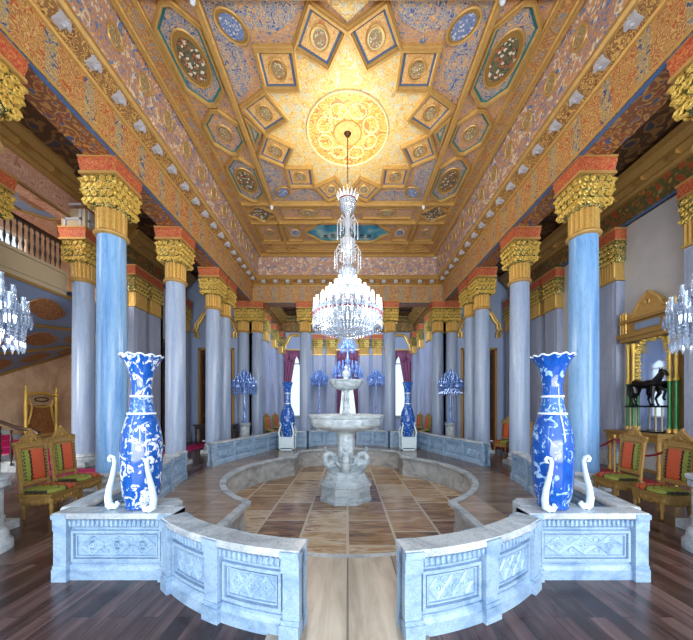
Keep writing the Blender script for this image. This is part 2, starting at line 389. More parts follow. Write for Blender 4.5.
def child(src, parent, loc=(0, 0, 0), rz=0):
    """a copy of part src (with its sub-parts) under parent"""
    c = src.copy(); C.objects.link(c); c.parent = parent; c.location = loc; c.rotation_euler = (0, 0, rz)
    for g in src.children:
        d = g.copy(); C.objects.link(d); d.parent = c
    return c
def arc(cx, cy, r, a0, a1, n): return [(cx+r*cos(a0+(a1-a0)*i/n), cy+r*sin(a0+(a1-a0)*i/n)) for i in range(n+1)]
# ------------------------------------------------------------------ the setting
XB = 4.26      # inner face of the main beam
BZ = 6.27     # underside of beam
CZ = 8.25     # ceiling
YB = CY+6.15   # face of the back beam
YF = CY-6.15
WX = 7.3      # aisle wall
# plan of balustrade (quarter, relative to the pool's centre, x>0, v>0)
arcA = [(2.30*sin(a), 2.72+2.26*cos(a)) for a in [math.radians(9+(45.5-9)*i/10) for i in range(11)]]   # opening -> junction
front_path = arcA                                   # ends about (1.73, 4.46)
box_path = [(1.66, 4.31), (2.53, 4.31)]
side_path = [(2.53, 4.31), (2.73, 3.7), (2.92, 3.1), (3.12, 2.5), (3.32, 1.9), (3.48, 1.3), (3.62, .68)]
quarter = front_path+box_path[1:]+side_path[1:]
def T(p, sx, sy): return (p[0]*sx+.03, CY+p[1]*sy)
full = [T(p, 1, 1) for p in quarter]+[T(p, 1, -1) for p in quarter[::-1]]+[T(p, -1, -1) for p in quarter]+[T(p, -1, 1) for p in quarter[::-1]]
# pool edge
pq = [(2.42*sin(a), 1.70+2.42*cos(a)) for a in [math.radians(47*i/10) for i in range(11)]]+[(1.75, 2.27)]
b0 = math.atan2(2.27, 1.75)
pq += [(2.866*cos(b0*(1-i/12)), 2.866*sin(b0*(1-i/12))) for i in range(1, 13)]
pool = [T(p, 1, 1) for p in pq]+[T(p, 1, -1) for p in pq[::-1][1:]]+[T(p, -1, -1) for p in pq[1:]]+[T(p, -1, 1) for p in pq[::-1][1:-1]]
struct(MB().flat([[(-10.7, -3.2), (7.4, -3.2), (7.4, 20), (-10.7, 20)], full[::-1]], 0).build('floor', 'wood_floor', fix=False))
lg = struct(MB().flat([full, pool[::-1]], 0).build('floor_ledge', 'ledge', fix=False))
pb = struct(MB().flat([pool], -.62).build('floor_pool', 'pool_floor', fix=False))
wl = MB(); n = len(pool)
wl.add([(p[0], p[1], 0) for p in pool]+[(p[0], p[1], -.62) for p in pool], [(i, (i+1) % n, n+(i+1) % n, n+i) for i in range(n)])
wl.build('pool_side_wall', 'pool_wall', pb, fix=False)
MB().sweep(pool, [(-.02, -.05), (.10, -.05), (.10, .012), (-.02, .012)], True).build('pool_rim', 'coping', pb)
# step inside the near and far lobes
for sy in (1, -1):
    st = [T(p, -1, sy) for p in pq[:12]][::-1]+[T(p, 1, sy) for p in pq[1:12]]
    MB().sweep(st, [(-.30*sy, -.64), (.02*sy, -.64), (.02*sy, -.34), (-.30*sy, -.34)] if sy > 0 else [(-.02, -.64), (.30, -.64), (.30, -.34), (-.02, -.34)]).build('pool_step', 'pool_wall', pb)
# pale marble walk through both openings
for sy in (-1,):
    wp = [(-.37, CY-5.24), (.37, CY-5.24)]+[(2.42*sin(a), CY-1.70-2.52*cos(a)) for a in [math.radians(38-76*i/12) for i in range(13)]]
    wk = MB().prism([(-.56, CY-5.24), (.56, CY-5.24)]+[(2.42*sin(a), CY-1.70-2.40*cos(a)) for a in [math.radians(13.5-27*i/12) for i in range(13)]], .0, .014)
    struct(wk.build('floor_walkway', 'walk'))

# ---- columns
def sq(a, p): # superellipse
    c, s_ = cos(a), sin(a); return 1/((abs(c)**p+abs(s_)**p)**(1/p))
def foliage(mb, rx0, ry0, rx1, ry1, z0, z1, p0=2, p1=9, n=72, m=16, amp=.035):
    """carved leaf block from a round bottom to a square top"""
    vs_ = []; fs = []
    for j in range(m+1):
        t = j/m; z = z0+(z1-z0)*t; e = t**.8
        pw = p0+(p1-p0)*min(1, t*1.6)
        for i in range(n):
            a = 2*PI*i/n
            rx = rx0+(rx1-rx0)*(sin(e*PI/2)**.8); ry = ry0+(ry1-ry0)*(sin(e*PI/2)**.8)
            k = sq(a, pw)
            row = int(t*3.0); ph = (row % 2)*PI/8
            leaf = abs(cos(4*(a+ph)))**.6*(1-abs(((t*3.0) % 1)-.45)*1.3)
            d = amp*(leaf*1.1+.9*noise.noise(Vector((cos(a)*9*rx1/.4, sin(a)*9*ry1/.4, z*11)))+.5*noise.noise(Vector((cos(a)*21, sin(a)*21, z*24))))
            if t > .97 or j == 0: d = 0
            vs_.append((cos(a)*(k*rx+d), sin(a)*(k*ry+d), z))
    for j in range(m):
        for i in range(n): fs.append((j*n+i, j*n+(i+1) % n, (j+1)*n+(i+1) % n, (j+1)*n+i))
    fs.append(tuple(range(n-1, -1, -1))); fs.append(tuple(m*n+i for i in range(n)))
    mb.add(vs_, fs)
def curl(mb, c, r, ax, n=9, th=.022):
    """a small volute: ax is the plan direction"""
    pts = []
    for i in range(n*2):
        a = i/(n*2-1)*PI*2.6; q = r*(1-.75*i/(n*2-1))
        pts.append((c[0]+ax[0]*q*cos(a), c[1]+ax[1]*q*cos(a), c[2]+q*sin(a)))
    mb.tube(pts, th, 5)
def make_column(label, shaftmat='shaft', group=None):
    t = thing('column', label, 'column', (0, 0, 0), 0, group)
    prof = [(.25, .32), (.248, 1.2), (.246, 2.4), (.243, 3.2), (.238, 4.2), (.232, 4.95)]
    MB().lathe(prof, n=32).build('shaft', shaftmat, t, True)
    b = MB().box((0, 0, .055), (.60, .60, .11))
    b.lathe([(.285, .11), (.30, .13), (.30, .17), (.28, .19), (.262, .205), (.262, .235), (.28, .25), (.28, .28), (.265, .30), (.255, .33)], n=32)
    b.build('base', 'coping', t, True)
    MB().lathe([(.24, 4.89), (.28, 4.91), (.292, 4.935), (.28, 4.96), (.24, 4.99)], n=28).build('collar', 'gold_mould', t, True)
    MB().lathe([(.236, 4.95), (.236, 5.46)], n=64, mod=lambda a, z: .90+.17*abs(cos(8*a))**.6).build('fluted_neck', 'gold', t, True)
    f = MB(); foliage(f, .26, .26, .30, .30, 5.38, 5.95, amp=.03); f.build('capital', 'cap_ground', t, True)
    f = MB()
    for k in range(4):
        a = PI/4+k*PI/2; d = (cos(a), sin(a))
        for zz, rr, ro in ((5.44, .065, .36), (5.62, .065, .395), (5.81, .06, .425)): curl(f, (d[0]*ro, d[1]*ro, zz), rr, d, 9, .026)
        a2 = k*PI/2; d2 = (cos(a2), sin(a2)); e = (-d2[1], d2[0])
        for row, (zz, rr) in enumerate(((5.45, .06), (5.58, .055), (5.71, .06), (5.84, .05))):
            for q in ((-.22, -.08, .08, .22) if row % 2 else (-.26, -.145, -.03, .03, .145, .26)):
                s_ = 1 if q > 0 else -1
                curl(f, (d2[0]*(.312+.06*(zz-5.5))+e[0]*q*.98, d2[1]*(.312+.06*(zz-5.5))+e[1]*q*.98, zz), rr, (e[0]*s_, e[1]*s_), 6, .019)
    f.build('acanthus_leaves', 'gold_leaf', t, True)
    MB().box((0, 0, 5.96), (.70, .70, .05)).build('capital_plate', 'gold_mould', t)
    im = MB().sweep([(-.31, -.31), (.31, -.31), (.31, .31), (-.31, .31)], [(-.26, 5.98), (.02, 5.98), (.03, 6.08), (.045, 6.16), (.045, 6.235), (-.26, 6.235)], True)
    im.build('impost', 'impost', t)
    MB().box((0, 0, 6.25), (.73, .73, .035)).build('abacus', 'gold_mould', t)
    return t
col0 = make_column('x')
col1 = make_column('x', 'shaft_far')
rows = [(3.65, 'nearest column of the {} row, only its capital showing at the photo edge'), (5.87, 'large blue-lit marble column of the {} row behind the pair of gilt chairs'),
        (8.05, 'blue-lit marble column of the {} row, second tall one from the front'), (10.30, 'front column of the close pair at the far part of the {} row'), (11.2, 'rear column of the close pair at the far part of the {} row')]
first = True
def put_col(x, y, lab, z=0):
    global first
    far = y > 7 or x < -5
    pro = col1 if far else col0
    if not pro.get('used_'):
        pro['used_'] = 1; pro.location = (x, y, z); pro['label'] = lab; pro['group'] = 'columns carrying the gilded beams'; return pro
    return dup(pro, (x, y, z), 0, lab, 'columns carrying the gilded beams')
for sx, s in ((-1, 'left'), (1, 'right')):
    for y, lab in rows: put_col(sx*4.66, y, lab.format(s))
    put_col(sx*4.72, YB+.15, 'corner column where the %s row meets the back beam, outer of two' % s)
    put_col(sx*4.10, YB+.15, 'corner column where the %s row meets the back beam, inner of two' % s)
    put_col(sx*1.93, YB+.15, 'single column under the back beam %s of the fountain' % s)
put_col(-7.15, 8.05, 'lavender grey marble column in front of the staircase hall below the gallery balusters')
put_col(-7.15, 5.75, 'column nearer the camera by the staircase hall hidden beside the crystal candelabra')

# ---- pilasters
def make_pilaster(label, wdt=.70, dep=.22):
    """local: the wall plane is x=0, the pilaster stands out along -x, width along y"""
    t = thing('pilaster', label, 'pilaster')
    MB().box((-dep/2, 0, 2.45), (dep, wdt*.86, 4.9)).box((-dep/2-.02, 0, 2.45), (dep-.02, wdt*.60, 4.8)).build('shaft', 'shaft_grey', t)
    MB().box((-dep/2-.02, 0, .2), (dep+.03, wdt, .4)).build('base', 'coping', t)
    f = MB()
    for i in range(7): f.lathe([(.04, 4.92), (.04, 5.4)], (-dep-.01, -wdt*.36+i*wdt*.12, 0), 8)
    f.box((-dep/2, 0, 5.16), (dep-.01, wdt*.84, .48)).box((-dep/2-.025, 0, 4.94), (dep+.04, wdt*.94, .06))
    f.build('fluted_neck', 'gold', t)
    g = MB(); foliage(g, dep*.56, wdt*.44, dep*.66, wdt*.50, 5.38, 5.95, 7, 9, 64, 14); g.xf(Matrix.Translation((-dep*.6, 0, 0)))
    for q in (-.26, -.13, 0, .13, .26):
        for zz in (5.47, 5.64, 5.82): curl(g, (-dep*1.32, q*wdt/.72, zz), .055, (0, 1 if q > 0 else -1), 6, .014)
    g.v = [(min(x, -.005), y, z) for x, y, z in g.v]
    g.build('capital', 'cap_ground', t, True)
    g = MB()
    for row, zz in enumerate((5.45, 5.58, 5.71, 5.84)):
        for q in ((-.22, -.075, .075, .22) if row % 2 else (-.29, -.15, -.03, .03, .15, .29)): curl(g, (-dep*1.32-.01, q*wdt/.72, zz), .055, (0, 1 if q > 0 else -1), 6, .019)
    g.build('acanthus_leaves', 'gold_leaf', t, True)
    MB().box((-dep*.5-.045, 0, 6.10), (dep+.08, wdt+.02, .27)).build('impost', 'impost', t)
    MB().box((-dep*.5-.06, 0, 6.25), (dep+.11, wdt+.06, .035)).box((-dep*.5-.05, 0, 5.96), (dep+.09, wdt+.04, .03)).build('abacus', 'gold_mould', t)
    return t
pil0 = make_pilaster('grey pilaster with gilt capital on the right wall beside the gilt mirror')
pil0['group'] = 'wall pilasters'; pil0.location = (WX, 8.13, 0)
for y, lab in ((5.95, 'grey pilaster with gilt capital at the right photo edge above the crystal candelabra'), (10.35, 'near pilaster of the twin pair on the right wall'), (11.2, 'far pilaster of the twin pair on the right wall'), (13.0, 'corner pilaster at the far end of the right wall')):
    dup(pil0, (WX, y, 0), 0, lab)
for y, lab in ((10.15, 'near pilaster of the lavender twin pair on the left wall beyond the staircase'), (10.95, 'far pilaster of the lavender twin pair on the left wall'), (13.0, 'corner pilaster at the far end of the left wall')):
    dup(pil0, (-WX, y, 0), PI, lab)
# bay pilasters: on its side walls and back wall
BX = 4.35; BY = 19.6
for sx, s in ((-1, 'left'), (1, 'right')):
    for y, lab in ((15.3, 'nearest pilaster on the %s side wall of the far bay' % s), (17.2, 'middle pilaster on the %s side wall of the far bay' % s), (19.0, 'last pilaster on the %s side wall of the far bay' % s)):
        dup(pil0, (sx*BX, y, 0), 0 if sx > 0 else PI, lab)
    for x, lab in ((1.1, 'inner'), (1.93, 'outer')):
        dup(pil0, (sx*x, BY, 0), PI/2, '%s pilaster %s of the central window on the back wall' % (lab, s))

# ---- walls
def wall_with_opening(name, mat, axis, plane, a0, a1, z0, z1, ops, th=.25, sgn=1):
    """axis 'x': the wall runs along Y at x=plane; axis 'y': along X at y=plane. ops: (centre, half width, sill, top, arched)"""
    mb = MB(); cur = a0
    def bx(p, q, zz0, zz1):
        if q-p < .001 or zz1-zz0 < .001: return
        c = (plane+sgn*th/2, (p+q)/2, (zz0+zz1)/2); d = (th, q-p, zz1-zz0)
        if axis == 'y': c = (c[1], c[0], c[2]); d = (d[1], d[0], d[2])
        mb.box(c, d)
    for c_, h, s0, s1, ar in sorted(ops):
        bx(cur, c_-h, z0, z1); bx(c_-h, c_+h, z0, s0); bx(c_-h, c_+h, s1, z1)
        if ar:
            N = 10
            for i in range(N):  # spandrels
                for sd in (-1, 1):
                    u0, u1 = h*i/N, h*(i+1)/N
                    za = s1-h+math.sqrt(max(0, h*h-((u0+u1)/2)**2)); p, q = sorted((c_+sd*u0, c_+sd*u1)); bx(p, q, za, s1)
        cur = c_+h
    bx(cur, a1, z0, z1)
    return struct(mb.build(name, mat))
wall_with_opening('wall_right', 'plaster', 'x', WX, -3.2, YB+.2, 0, 7.6, [(12.1, .42, 0, 4.2, False)])
wall_with_opening('wall_left', 'plaster', 'x', -WX-.0, 9.7, YB+.2, 0, 7.6, [(12.1, .42, 0, 4.2, False)], sgn=-1)
wall_with_opening('wall_left_near', 'plaster', 'x', -WX, -3.2, 3.2, 0, 7.6, [], sgn=-1)
wall_with_opening('wall_stair_side', 'ochre', 'x', -10.6, -3.2, 11.7, 0, 7.7, [(4.2, .9, 5.4, 7.3, False), (6.9, .8, 5.4, 7.3, False), (9.3, .5, 5.3, 7.1, False)], sgn=-1)
wall_with_opening('wall_stair_end', 'ochre', 'y', 11.5, -10.6, -WX, 0, 7.7, [])
for sx, s in ((-1, 'left'), (1, 'right')):
    wall_with_opening('wall_aisle_end_'+s, 'plaster_blue', 'y', 13.55, min(sx*5.0, sx*WX), max(sx*5.0, sx*WX), 0, 7.6, [(sx*5.98, .78, 0, 4.2, False)])
    wall_with_opening('wall_bay_'+s, 'plaster_blue', 'x', sx*BX, YB+.35, BY+.2, 0, 7.6, [(16.25, .45, .9, 4.4, True), (18.1, .45, .9, 4.4, True)], sgn=sx)
    # return wall between the corner columns and the aisle end
    struct(MB().box((sx*4.70, 14.05, 3.8), (.6, .7, 7.6)).build('wall_bay_return_'+s, 'plaster_blue'))
wall_with_opening('wall_back', 'plaster_blue', 'y', BY, -BX-.2, BX+.2, 0, 7.6, [(0, .62, .9, 4.9, True), (-3.32, .80, .9, 4.9, True), (3.32, .80, .9, 4.9, True)])
struct(MB().box((0, 10.0, 7.7), (14.8, 27, .1)).build('ceiling_aisles', 'aisle_ceil')) if False else None
# aisle ceilings, bay ceiling, stair hall ceiling
for sx, s in ((-1, 'left'), (1, 'right')):
    c = MB().box((sx*6.15, 5.3, 7.55), (2.4, 17, .1))
    o = struct(c.build('ceiling_aisle_'+s, 'aisle_ceil'))
    for i in range(9): MB().box((sx*6.15, -2+i*1.9, 7.47), (2.3, .12, .1)).build('ceiling_rib', 'dark_wood', o)
o = struct(MB().box((0, 16.8, 7.45), (8.9, 6, .1)).build('ceiling_bay', 'aisle_ceil'))
for i in range(5): MB().box((0, 14.5+i*1.15, 7.36), (8.6, .12, .1)).build('ceiling_rib', 'dark_wood', o)
for x in (-3, -1, 1, 3): MB().box((x, 16.8, 7.36), (.12, 5.8, .1)).build('ceiling_rib', 'dark_wood', o)
o = struct(MB().box((-9.0, 4.3, 7.68), (3.3, 15, .1)).build('ceiling_stair', 'pink'))
def octo(cx, cy, hx, hy, cut): return [(cx-hx+cut, cy-hy), (cx+hx-cut, cy-hy), (cx+hx, cy-hy+cut), (cx+hx, cy+hy-cut), (cx+hx-cut, cy+hy), (cx-hx+cut, cy+hy), (cx-hx, cy+hy-cut), (cx-hx, cy-hy+cut)]
for cy_ in (6.9, 8.75, 10.6):
    MB().prism(octo(-9.0, cy_, .95, .72, .42), 7.60, 7.64).build('ceiling_panel', 'slate_blue', o)
    MB().prism(octo(-9.0, cy_, .45, .32, .1), 7.57, 7.60).build('ceiling_lozenge', 'brown_loz', o)
    MB().sweep(octo(-9.0, cy_, 1.0, .77, .44), [(-.04, 7.55), (.04, 7.55), (.04, 7.64), (-.04, 7.64)], True).build('ceiling_moulding', 'old_gold', o)

# ---- aisle entablatures
def entab(name, sx, x, y0, y1, zb, mat, blue=True):
    o = struct(MB().box((sx*(x+.10), (y0+y1)/2, zb+.30), (.34, y1-y0, .60)).build(name, mat))
    pr = [(0, zb+.58), (-.10, zb+.58), (-.14, zb+.64), (-.14, zb+.70), (-.26, zb+.78), (-.26, zb+.84), (-.40, zb+.94), (-.44, zb+1.08), (0, zb+1.1)]
    xx = sx*(x-.06)
    path = [(xx, y0), (xx, y1)]
    P = [(-t*sx if False else (t*sx), z) for t, z in pr]
    MB().sweep(path, P).build('cornice', 'old_gold', o)
    MB().box((xx, (y0+y1)/2, zb+.03), (.05, y1-y0, .06)).build('fillet', 'blue_strip' if blue else 'old_gold', o)
    k = int((y1-y0)/.75)
    d = MB(); d.box((0, 0, 0), (.16, .17, .10))
    first_ = d.build('bracket', 'old_gold', o, loc=(sx*(x-.25), y0+.4, zb+.74))
    for i in range(1, k): child(first_, o, (sx*(x-.25), y0+.4+i*.75, zb+.74))
    return o
entab('trim_aisle_right', 1, WX, -3, YB, 6.29, 'aisle_frieze')
entab('trim_aisle_left', -1, WX, 9.7, YB, 6.29, 'aisle_frieze')
entab('trim_stair_lintel', -1, WX, -3, 9.7, 6.50, 'pink', False)
for sx, s in ((-1, 'left'), (1, 'right')): entab('trim_bay_'+s, sx, BX, YB+.5, BY, 6.29, 'aisle_frieze')
struct(MB().box((0, BY-.12, 6.75), (8.6, .3, .6)).box((0, BY-.2, 7.15), (8.6, .5, .2)).box((0, BY-.3, 7.3), (8.6, .7, .12)).build('trim_bay_back', 'aisle_frieze'))
# pale framed blocks above the columns of the stair side
bl = MB().box((-7.15, 8.05, 6.51), (.62, .62, .46)); o = struct(bl.build('trim_block', 'stone_grey'))
for q in (-1, 1):
    MB().box((-7.15+q*.2, 7.73, 6.51), (.05, .04, .42)).build('block_frame', 'white_trim', o)
    MB().box((-7.15, 7.73, 6.66+q*.19), (.45, .04, .05)).build('block_frame', 'white_trim', o)
    MB().box((-6.83, 8.05+q*.2, 6.51), (.04, .05, .42)).build('block_frame', 'white_trim', o)
    MB().box((-6.83, 8.05, 6.66+q*.19), (.04, .45, .05)).build('block_frame', 'white_trim', o)

# ---- main beams (trim) with cornice, modillions, cove
def beam(name, p0, p1, mat, outer=.62, ang=True):
    """inner face runs p0->p1 with the hall on the right-hand (+t) side"""
    path = [p0, p1]
    o = struct(MB().sweep(path, [(0, BZ), (0, BZ+.86), (-.1, BZ+.95), (-outer, BZ+.95), (-outer, BZ)]).build(name, mat))
    MB().sweep(path, [(-.02, BZ-.015), (-.02, BZ), (-outer, BZ), (-outer, BZ-.015)]).build('soffit', 'soffit', o)
    MB().sweep(path, [(.0, BZ-.03), (.015, BZ-.02), (.015, BZ+.015), (.0, BZ+.03)]).build('fillet', 'gold_mould', o)
    MB().sweep(path, [(-.10, BZ-.03), (-.03, BZ-.03), (-.03, BZ-.01), (-.10, BZ-.01)]).build('soffit_fillet', 'blue_strip', o)
    return o
def cornice(o, path):
    MB().sweep(path, [(0, BZ+.70), (.04, BZ+.70), (.06, BZ+.735), (.04, BZ+.77), (0, BZ+.78)]).build('bead_moulding', 'gold_mould', o)
    MB().sweep(path, [(0, BZ+.76), (.05, BZ+.78), (.07, BZ+.82), (.26, BZ+.95), (.26, BZ+.99), (0, BZ+.99)]).build('cornice_bed', 'cornice', o)
    MB().sweep(path, [(.02, BZ+.94), (.27, BZ+.93), (.31, BZ+.97), (.30, BZ+1.04), (.27, BZ+1.10), (.02, BZ+1.12)]).build('gilt_moulding', 'gold_mould', o)
corner = [(-XB, YF), (-XB, YB), (XB, YB), (XB, YF)]
bl_ = beam('trim_beam_left', (-XB, YF), (-XB, YB+.5), 'frieze'); br_ = beam('trim_beam_right', (XB, YB+.5), (XB, YF), 'frieze')
bb_ = beam('trim_beam_back', (-XB, YB), (XB, YB), 'frieze_x'); bf_ = beam('trim_beam_front', (XB, YF), (-XB, YF), 'frieze_x')
for o, a, b in ((bl_, (-XB, YF), (-XB, YB)), (bb_, (-XB, YB), (XB, YB)), (br_, (XB, YB), (XB, YF)), (bf_, (XB, YF), (-XB, YF))):
    cornice(o, [a, b])
    d = Vector((b[0]-a[0], b[1]-a[1])); L = d.length; d.normalize(); nrm = Vector((d.y, -d.x))
    rz = math.atan2(nrm.y, nrm.x)
    mod = MB().box((.12, 0, .02), (.20, .13, .11)).box((.21, 0, -.0), (.04, .16, .12)); curl(mod, (.19, 0, -.03), .045, (1, 0), 5, .03)
    kk = int(L/.52); base = None
    for i in range(1, kk):
        q = Vector(a)+d*(i*L/kk)
        if base is None: base = mod.build('modillion', 'white_trim', o, loc=(q.x, q.y, BZ+.85)); base.rotation_euler = (0, 0, rz)
        else: child(base, o, (q.x, q.y, BZ+.85), rz)
# cove: slopes from the cornice up to the ceiling, with round medallions
CX = 3.80; cvy = 5.75
cv = [(-3.98, YF+.24), (-3.98, YB-.24), (3.98, YB-.24), (3.98, YF+.24)]
co = struct(MB().sweep(cv, [(0, BZ+1.08), (.02, BZ+1.14), (.04, BZ+1.40), (.09, BZ+1.70), (.16, CZ-.04), (.16, CZ+.02), (-.2, CZ+.02), (-.2, BZ+1.08)], True).build('ceiling_cove', 'cove'))
dm = MB(); dm.lathe([(.001, 0), (.135, 0), (.135, .015), (.001, .015)], n=20, cap=False); dr = MB(); dr.tube([(.15*cos(a*PI/10), .15*sin(a*PI/10), .01) for a in range(20)], .022, 6, True)
b0_ = None
for sx in (-1, 1):
    for i in range(-7, 8):
        loc = (sx*3.915, CY+i*.735, BZ+1.53)
        if b0_ is None: b0_ = dm.build('medallion', 'flowers', co, loc=loc); dr.build('medallion_ring', 'gold_mould', b0_); x = b0_
        else: x = child(b0_, co, loc)
        x.rotation_euler = (0, math.atan2(-sx*.98, -.17), 0)
# ---- ceiling
ce = struct(MB().box((0, CY, CZ+.03), (8.2, 12.0, .06)).build('ceiling', 'ceil'))
def R_(c, x, y): return (c[0]+x, c[1]+y)
def prismc(name, poly, mat, z0, z1, par=None): return MB().prism([(p[0], CY+p[1]) for p in poly], CZ-z0, CZ-z1).build(name, mat, par or ce)
def rib(poly, wd=.10, h=.10, closed=True, mat='gold_mould', name='rib', t0=0):
    path = [(p[0], CY+p[1]) for p in poly]
    a = sum(poly[i][0]*poly[(i+1) % len(poly)][1]-poly[(i+1) % len(poly)][0]*poly[i][1] for i in range(len(poly)))
    if closed and a < 0: path = path[::-1]
    # right of a ccw loop is outside
    w2 = wd/2
    return MB().sweep(path, [(t0-w2, CZ+.005), (t0-w2, CZ-h*.5), (t0-w2*.55, CZ-h*.6), (t0-w2*.45, CZ-h), (t0+w2*.45, CZ-h), (t0+w2*.55, CZ-h*.6), (t0+w2, CZ-h*.5), (t0+w2, CZ+.005)], closed).build(name, mat, ce)
def rectp(x0, x1, y0, y1): return [(x0, y0), (x1, y0), (x1, y1), (x0, y1)]
def inset(poly, d):
    n_ = len(poly); a = sum(poly[i][0]*poly[(i+1) % n_][1]-poly[(i+1) % n_][0]*poly[i][1] for i in range(n_)); sg = 1 if a > 0 else -1; out = []
    for i in range(n_):
        p, q, r = [Vector(poly[(i+k) % n_]) for k in (-1, 0, 1)]
        d1 = (q-p).normalized(); d2 = (r-q).normalized(); n1 = Vector((-d1.y, d1.x))*sg; n2 = Vector((-d2.y, d2.x))*sg
        nn = (n1+n2); nn.normalize(); out.append(tuple(q+nn*(d/max(.35, nn.dot(n1)))))
    return out
def oval(cx, cy, rx, ry, n_=24, ph=0): return [(cx+rx*cos(2*PI*i/n_)*cos(ph)-ry*sin(2*PI*i/n_)*sin(ph), cy+rx*cos(2*PI*i/n_)*sin(ph)+ry*sin(2*PI*i/n_)*cos(ph)) for i in range(n_)]
def medal(cx, cy, rx, ry, mat='flowers', ring=None, ph=0, z=.062):
    m_ = prismc('medallion', oval(cx, cy, rx, ry, 24, ph), mat, z-.02, z)
    if ring: prismc('medallion_ground', oval(cx, cy, rx*1.3, ry*1.3, 24, ph), ring, z-.03, z-.01, m_)
    r = MB().tube([(p[0], CY+p[1], CZ-z+.01) for p in oval(cx, cy, rx*1.34, ry*1.34, 24, ph)], .02, 5, True); r.build('medallion_ring', 'gold_mould', m_)
    return m_
def coffer(poly, mat, fill='teal', wd=.10, h=.10):
    """gilt frame, coloured fillet and painted field"""
    rib(inset(poly, wd/2), wd, h)
    prismc('coffer_fillet', inset(poly, wd), fill, .0, .030)
    prismc('coffer_field', inset(poly, wd+.045), mat, .02, .038)
# border band all round
rib(rectp(-3.78, 3.78, -5.72, 5.72), .11, .16); rib(rectp(-3.46, 3.46, -5.42, 5.42), .09, .12)
bp = MB()
bp.flat([[(-3.74, CY-5.68), (3.74, CY-5.68), (3.74, CY+5.68), (-3.74, CY+5.68)], [(-3.5, CY-5.46), (-3.5, CY+5.46), (3.5, CY+5.46), (3.5, CY-5.46)]], CZ-.03)
bp.build('border_band', 'border', ce)
S = 2.47
rib(rectp(-S, S, -S, S), .13, .15)
for sx in (-1, 1): rib([(sx*S, -5.4), (sx*S, 5.4)], .12, .13, False)
for sy in (-1, 1):
    rib([(-3.44, sy*S), (3.44, sy*S)], .12, .13, False); rib([(-3.44, sy*3.46), (3.44, sy*3.46)], .12, .13, False); rib([(-3.44, sy*4.78), (3.44, sy*4.78)], .10, .11, False)
# ring of twelve square coffers, their corners touching
r0 = 1.93; hd = r0*math.tan(math.radians(15))*1.07
for k in range(12):
    a = math.radians(15+30*k); c_ = (r0*cos(a), r0*sin(a))
    poly = [(c_[0]+hd*cos(a+PI/2*j), c_[1]+hd*sin(a+PI/2*j)) for j in range(4)]
    coffer(poly, 'ceil_orange', 'blue_strip', .085, .11)
    medal(c_[0], c_[1], .12, .14, 'flowers', 'cream_paint' if k in (2, 3, 8, 9) else None)
# golden field inside the star
star = []
for k in range(12):
    a = math.radians(30*k); star.append(((r0/cos(math.radians(15)))*cos(a), (r0/cos(math.radians(15)))*sin(a)))
    a2 = a+math.radians(15); star.append(((r0-hd)*cos(a2), (r0-hd)*sin(a2)))
prismc('star_field', star, 'ceil_gold', .0, .022)
md = prismc('rosette', oval(0, 0, .96, .96, 48), 'medal', .02, .035)
MB().tube([(p[0], CY+p[1], CZ-.04) for p in oval(0, 0, .97, .97, 48)], .022, 6, True).build('rosette_ring', 'cream_paint', md)
for k in range(8):
    a = PI/4*k+PI/8; pm = MB(); pts = []
    for i in range(21):
        t = -1+2*i/20; q = t*PI
        rr = .36+.30*(1+cos(q))/2+.0; an = a+.34*sin(q)*(1 if 1 else 0)
        pts.append((rr*cos(an)*1.15, CY+rr*sin(an)*1.15, CZ-.045))
    pm.tube(pts, .017, 5); pm.build('rosette_petal', 'cream_paint', md)
prismc('rosette_heart', oval(0, 0, .32, .32, 32), 'ceil_orange', .03, .05, md)
MB().tube([(p[0], CY+p[1], CZ-.05) for p in oval(0, 0, .33, .33, 32)], .018, 6, True).build('rosette_ring', 'gold_mould', md)
# corner fields of the inner square, blue scrollwork with an oval
Ro = r0/cos(math.radians(15))
for sx in (-1, 1):
    for sy in (-1, 1):
        pl = [(.58, 2.40), (.95, 1.45), (1.62, 2.02), (1.02, 2.0)]
        top = [(.72, 2.39), (2.39, 2.39), (2.39, .74), (2.14, .92), (1.92, 1.28), (2.02, 1.9), (1.92, 2.0), (1.3, 1.92), (.93, 2.08)]
        prismc('corner_field', [(p[0]*sx, p[1]*sy) for p in top], 'ceil_blue', .0, .02)
        medal(2.02*sx, 2.02*sy, .15, .22, 'blue_flowers', 'old_gold', -PI/4*sx*sy, .05)
    for sy in (-1, 1):
      if sx > 0:
        prismc('gusset', [(-.42*1, sy*2.39), (.42, sy*2.39), (0, sy*2.08)], 'ceil_gold', .0, .03)
    coffer([(sx*2.37, -.42), (sx*2.37, .42), (sx*2.08, 0)], 'ceil_blue', 'teal', .05, .08)
# octagons along the two sides
for sx in (-1, 1):
    def oc(y0, y1, mat='ceil_blue', cut=.34):
        cy_ = (y0+y1)/2; hy = (y1-y0)/2
        coffer([(sx*2.97+p[0], cy_+p[1]) for p in octo(0, 0, .43, hy, cut)], mat, 'teal', .07, .11)
    for sy in (-1, 1):
        a_, b_ = sorted((sy*.66, sy*2.38)); oc(a_, b_, 'ceil_blue')
        medal(sx*2.97, sy*1.52, .22, .36, 'bird_panel', 'old_gold')
    oc(-.60, .60, 'ceil'); medal(sx*2.97, 0, .12, .16)
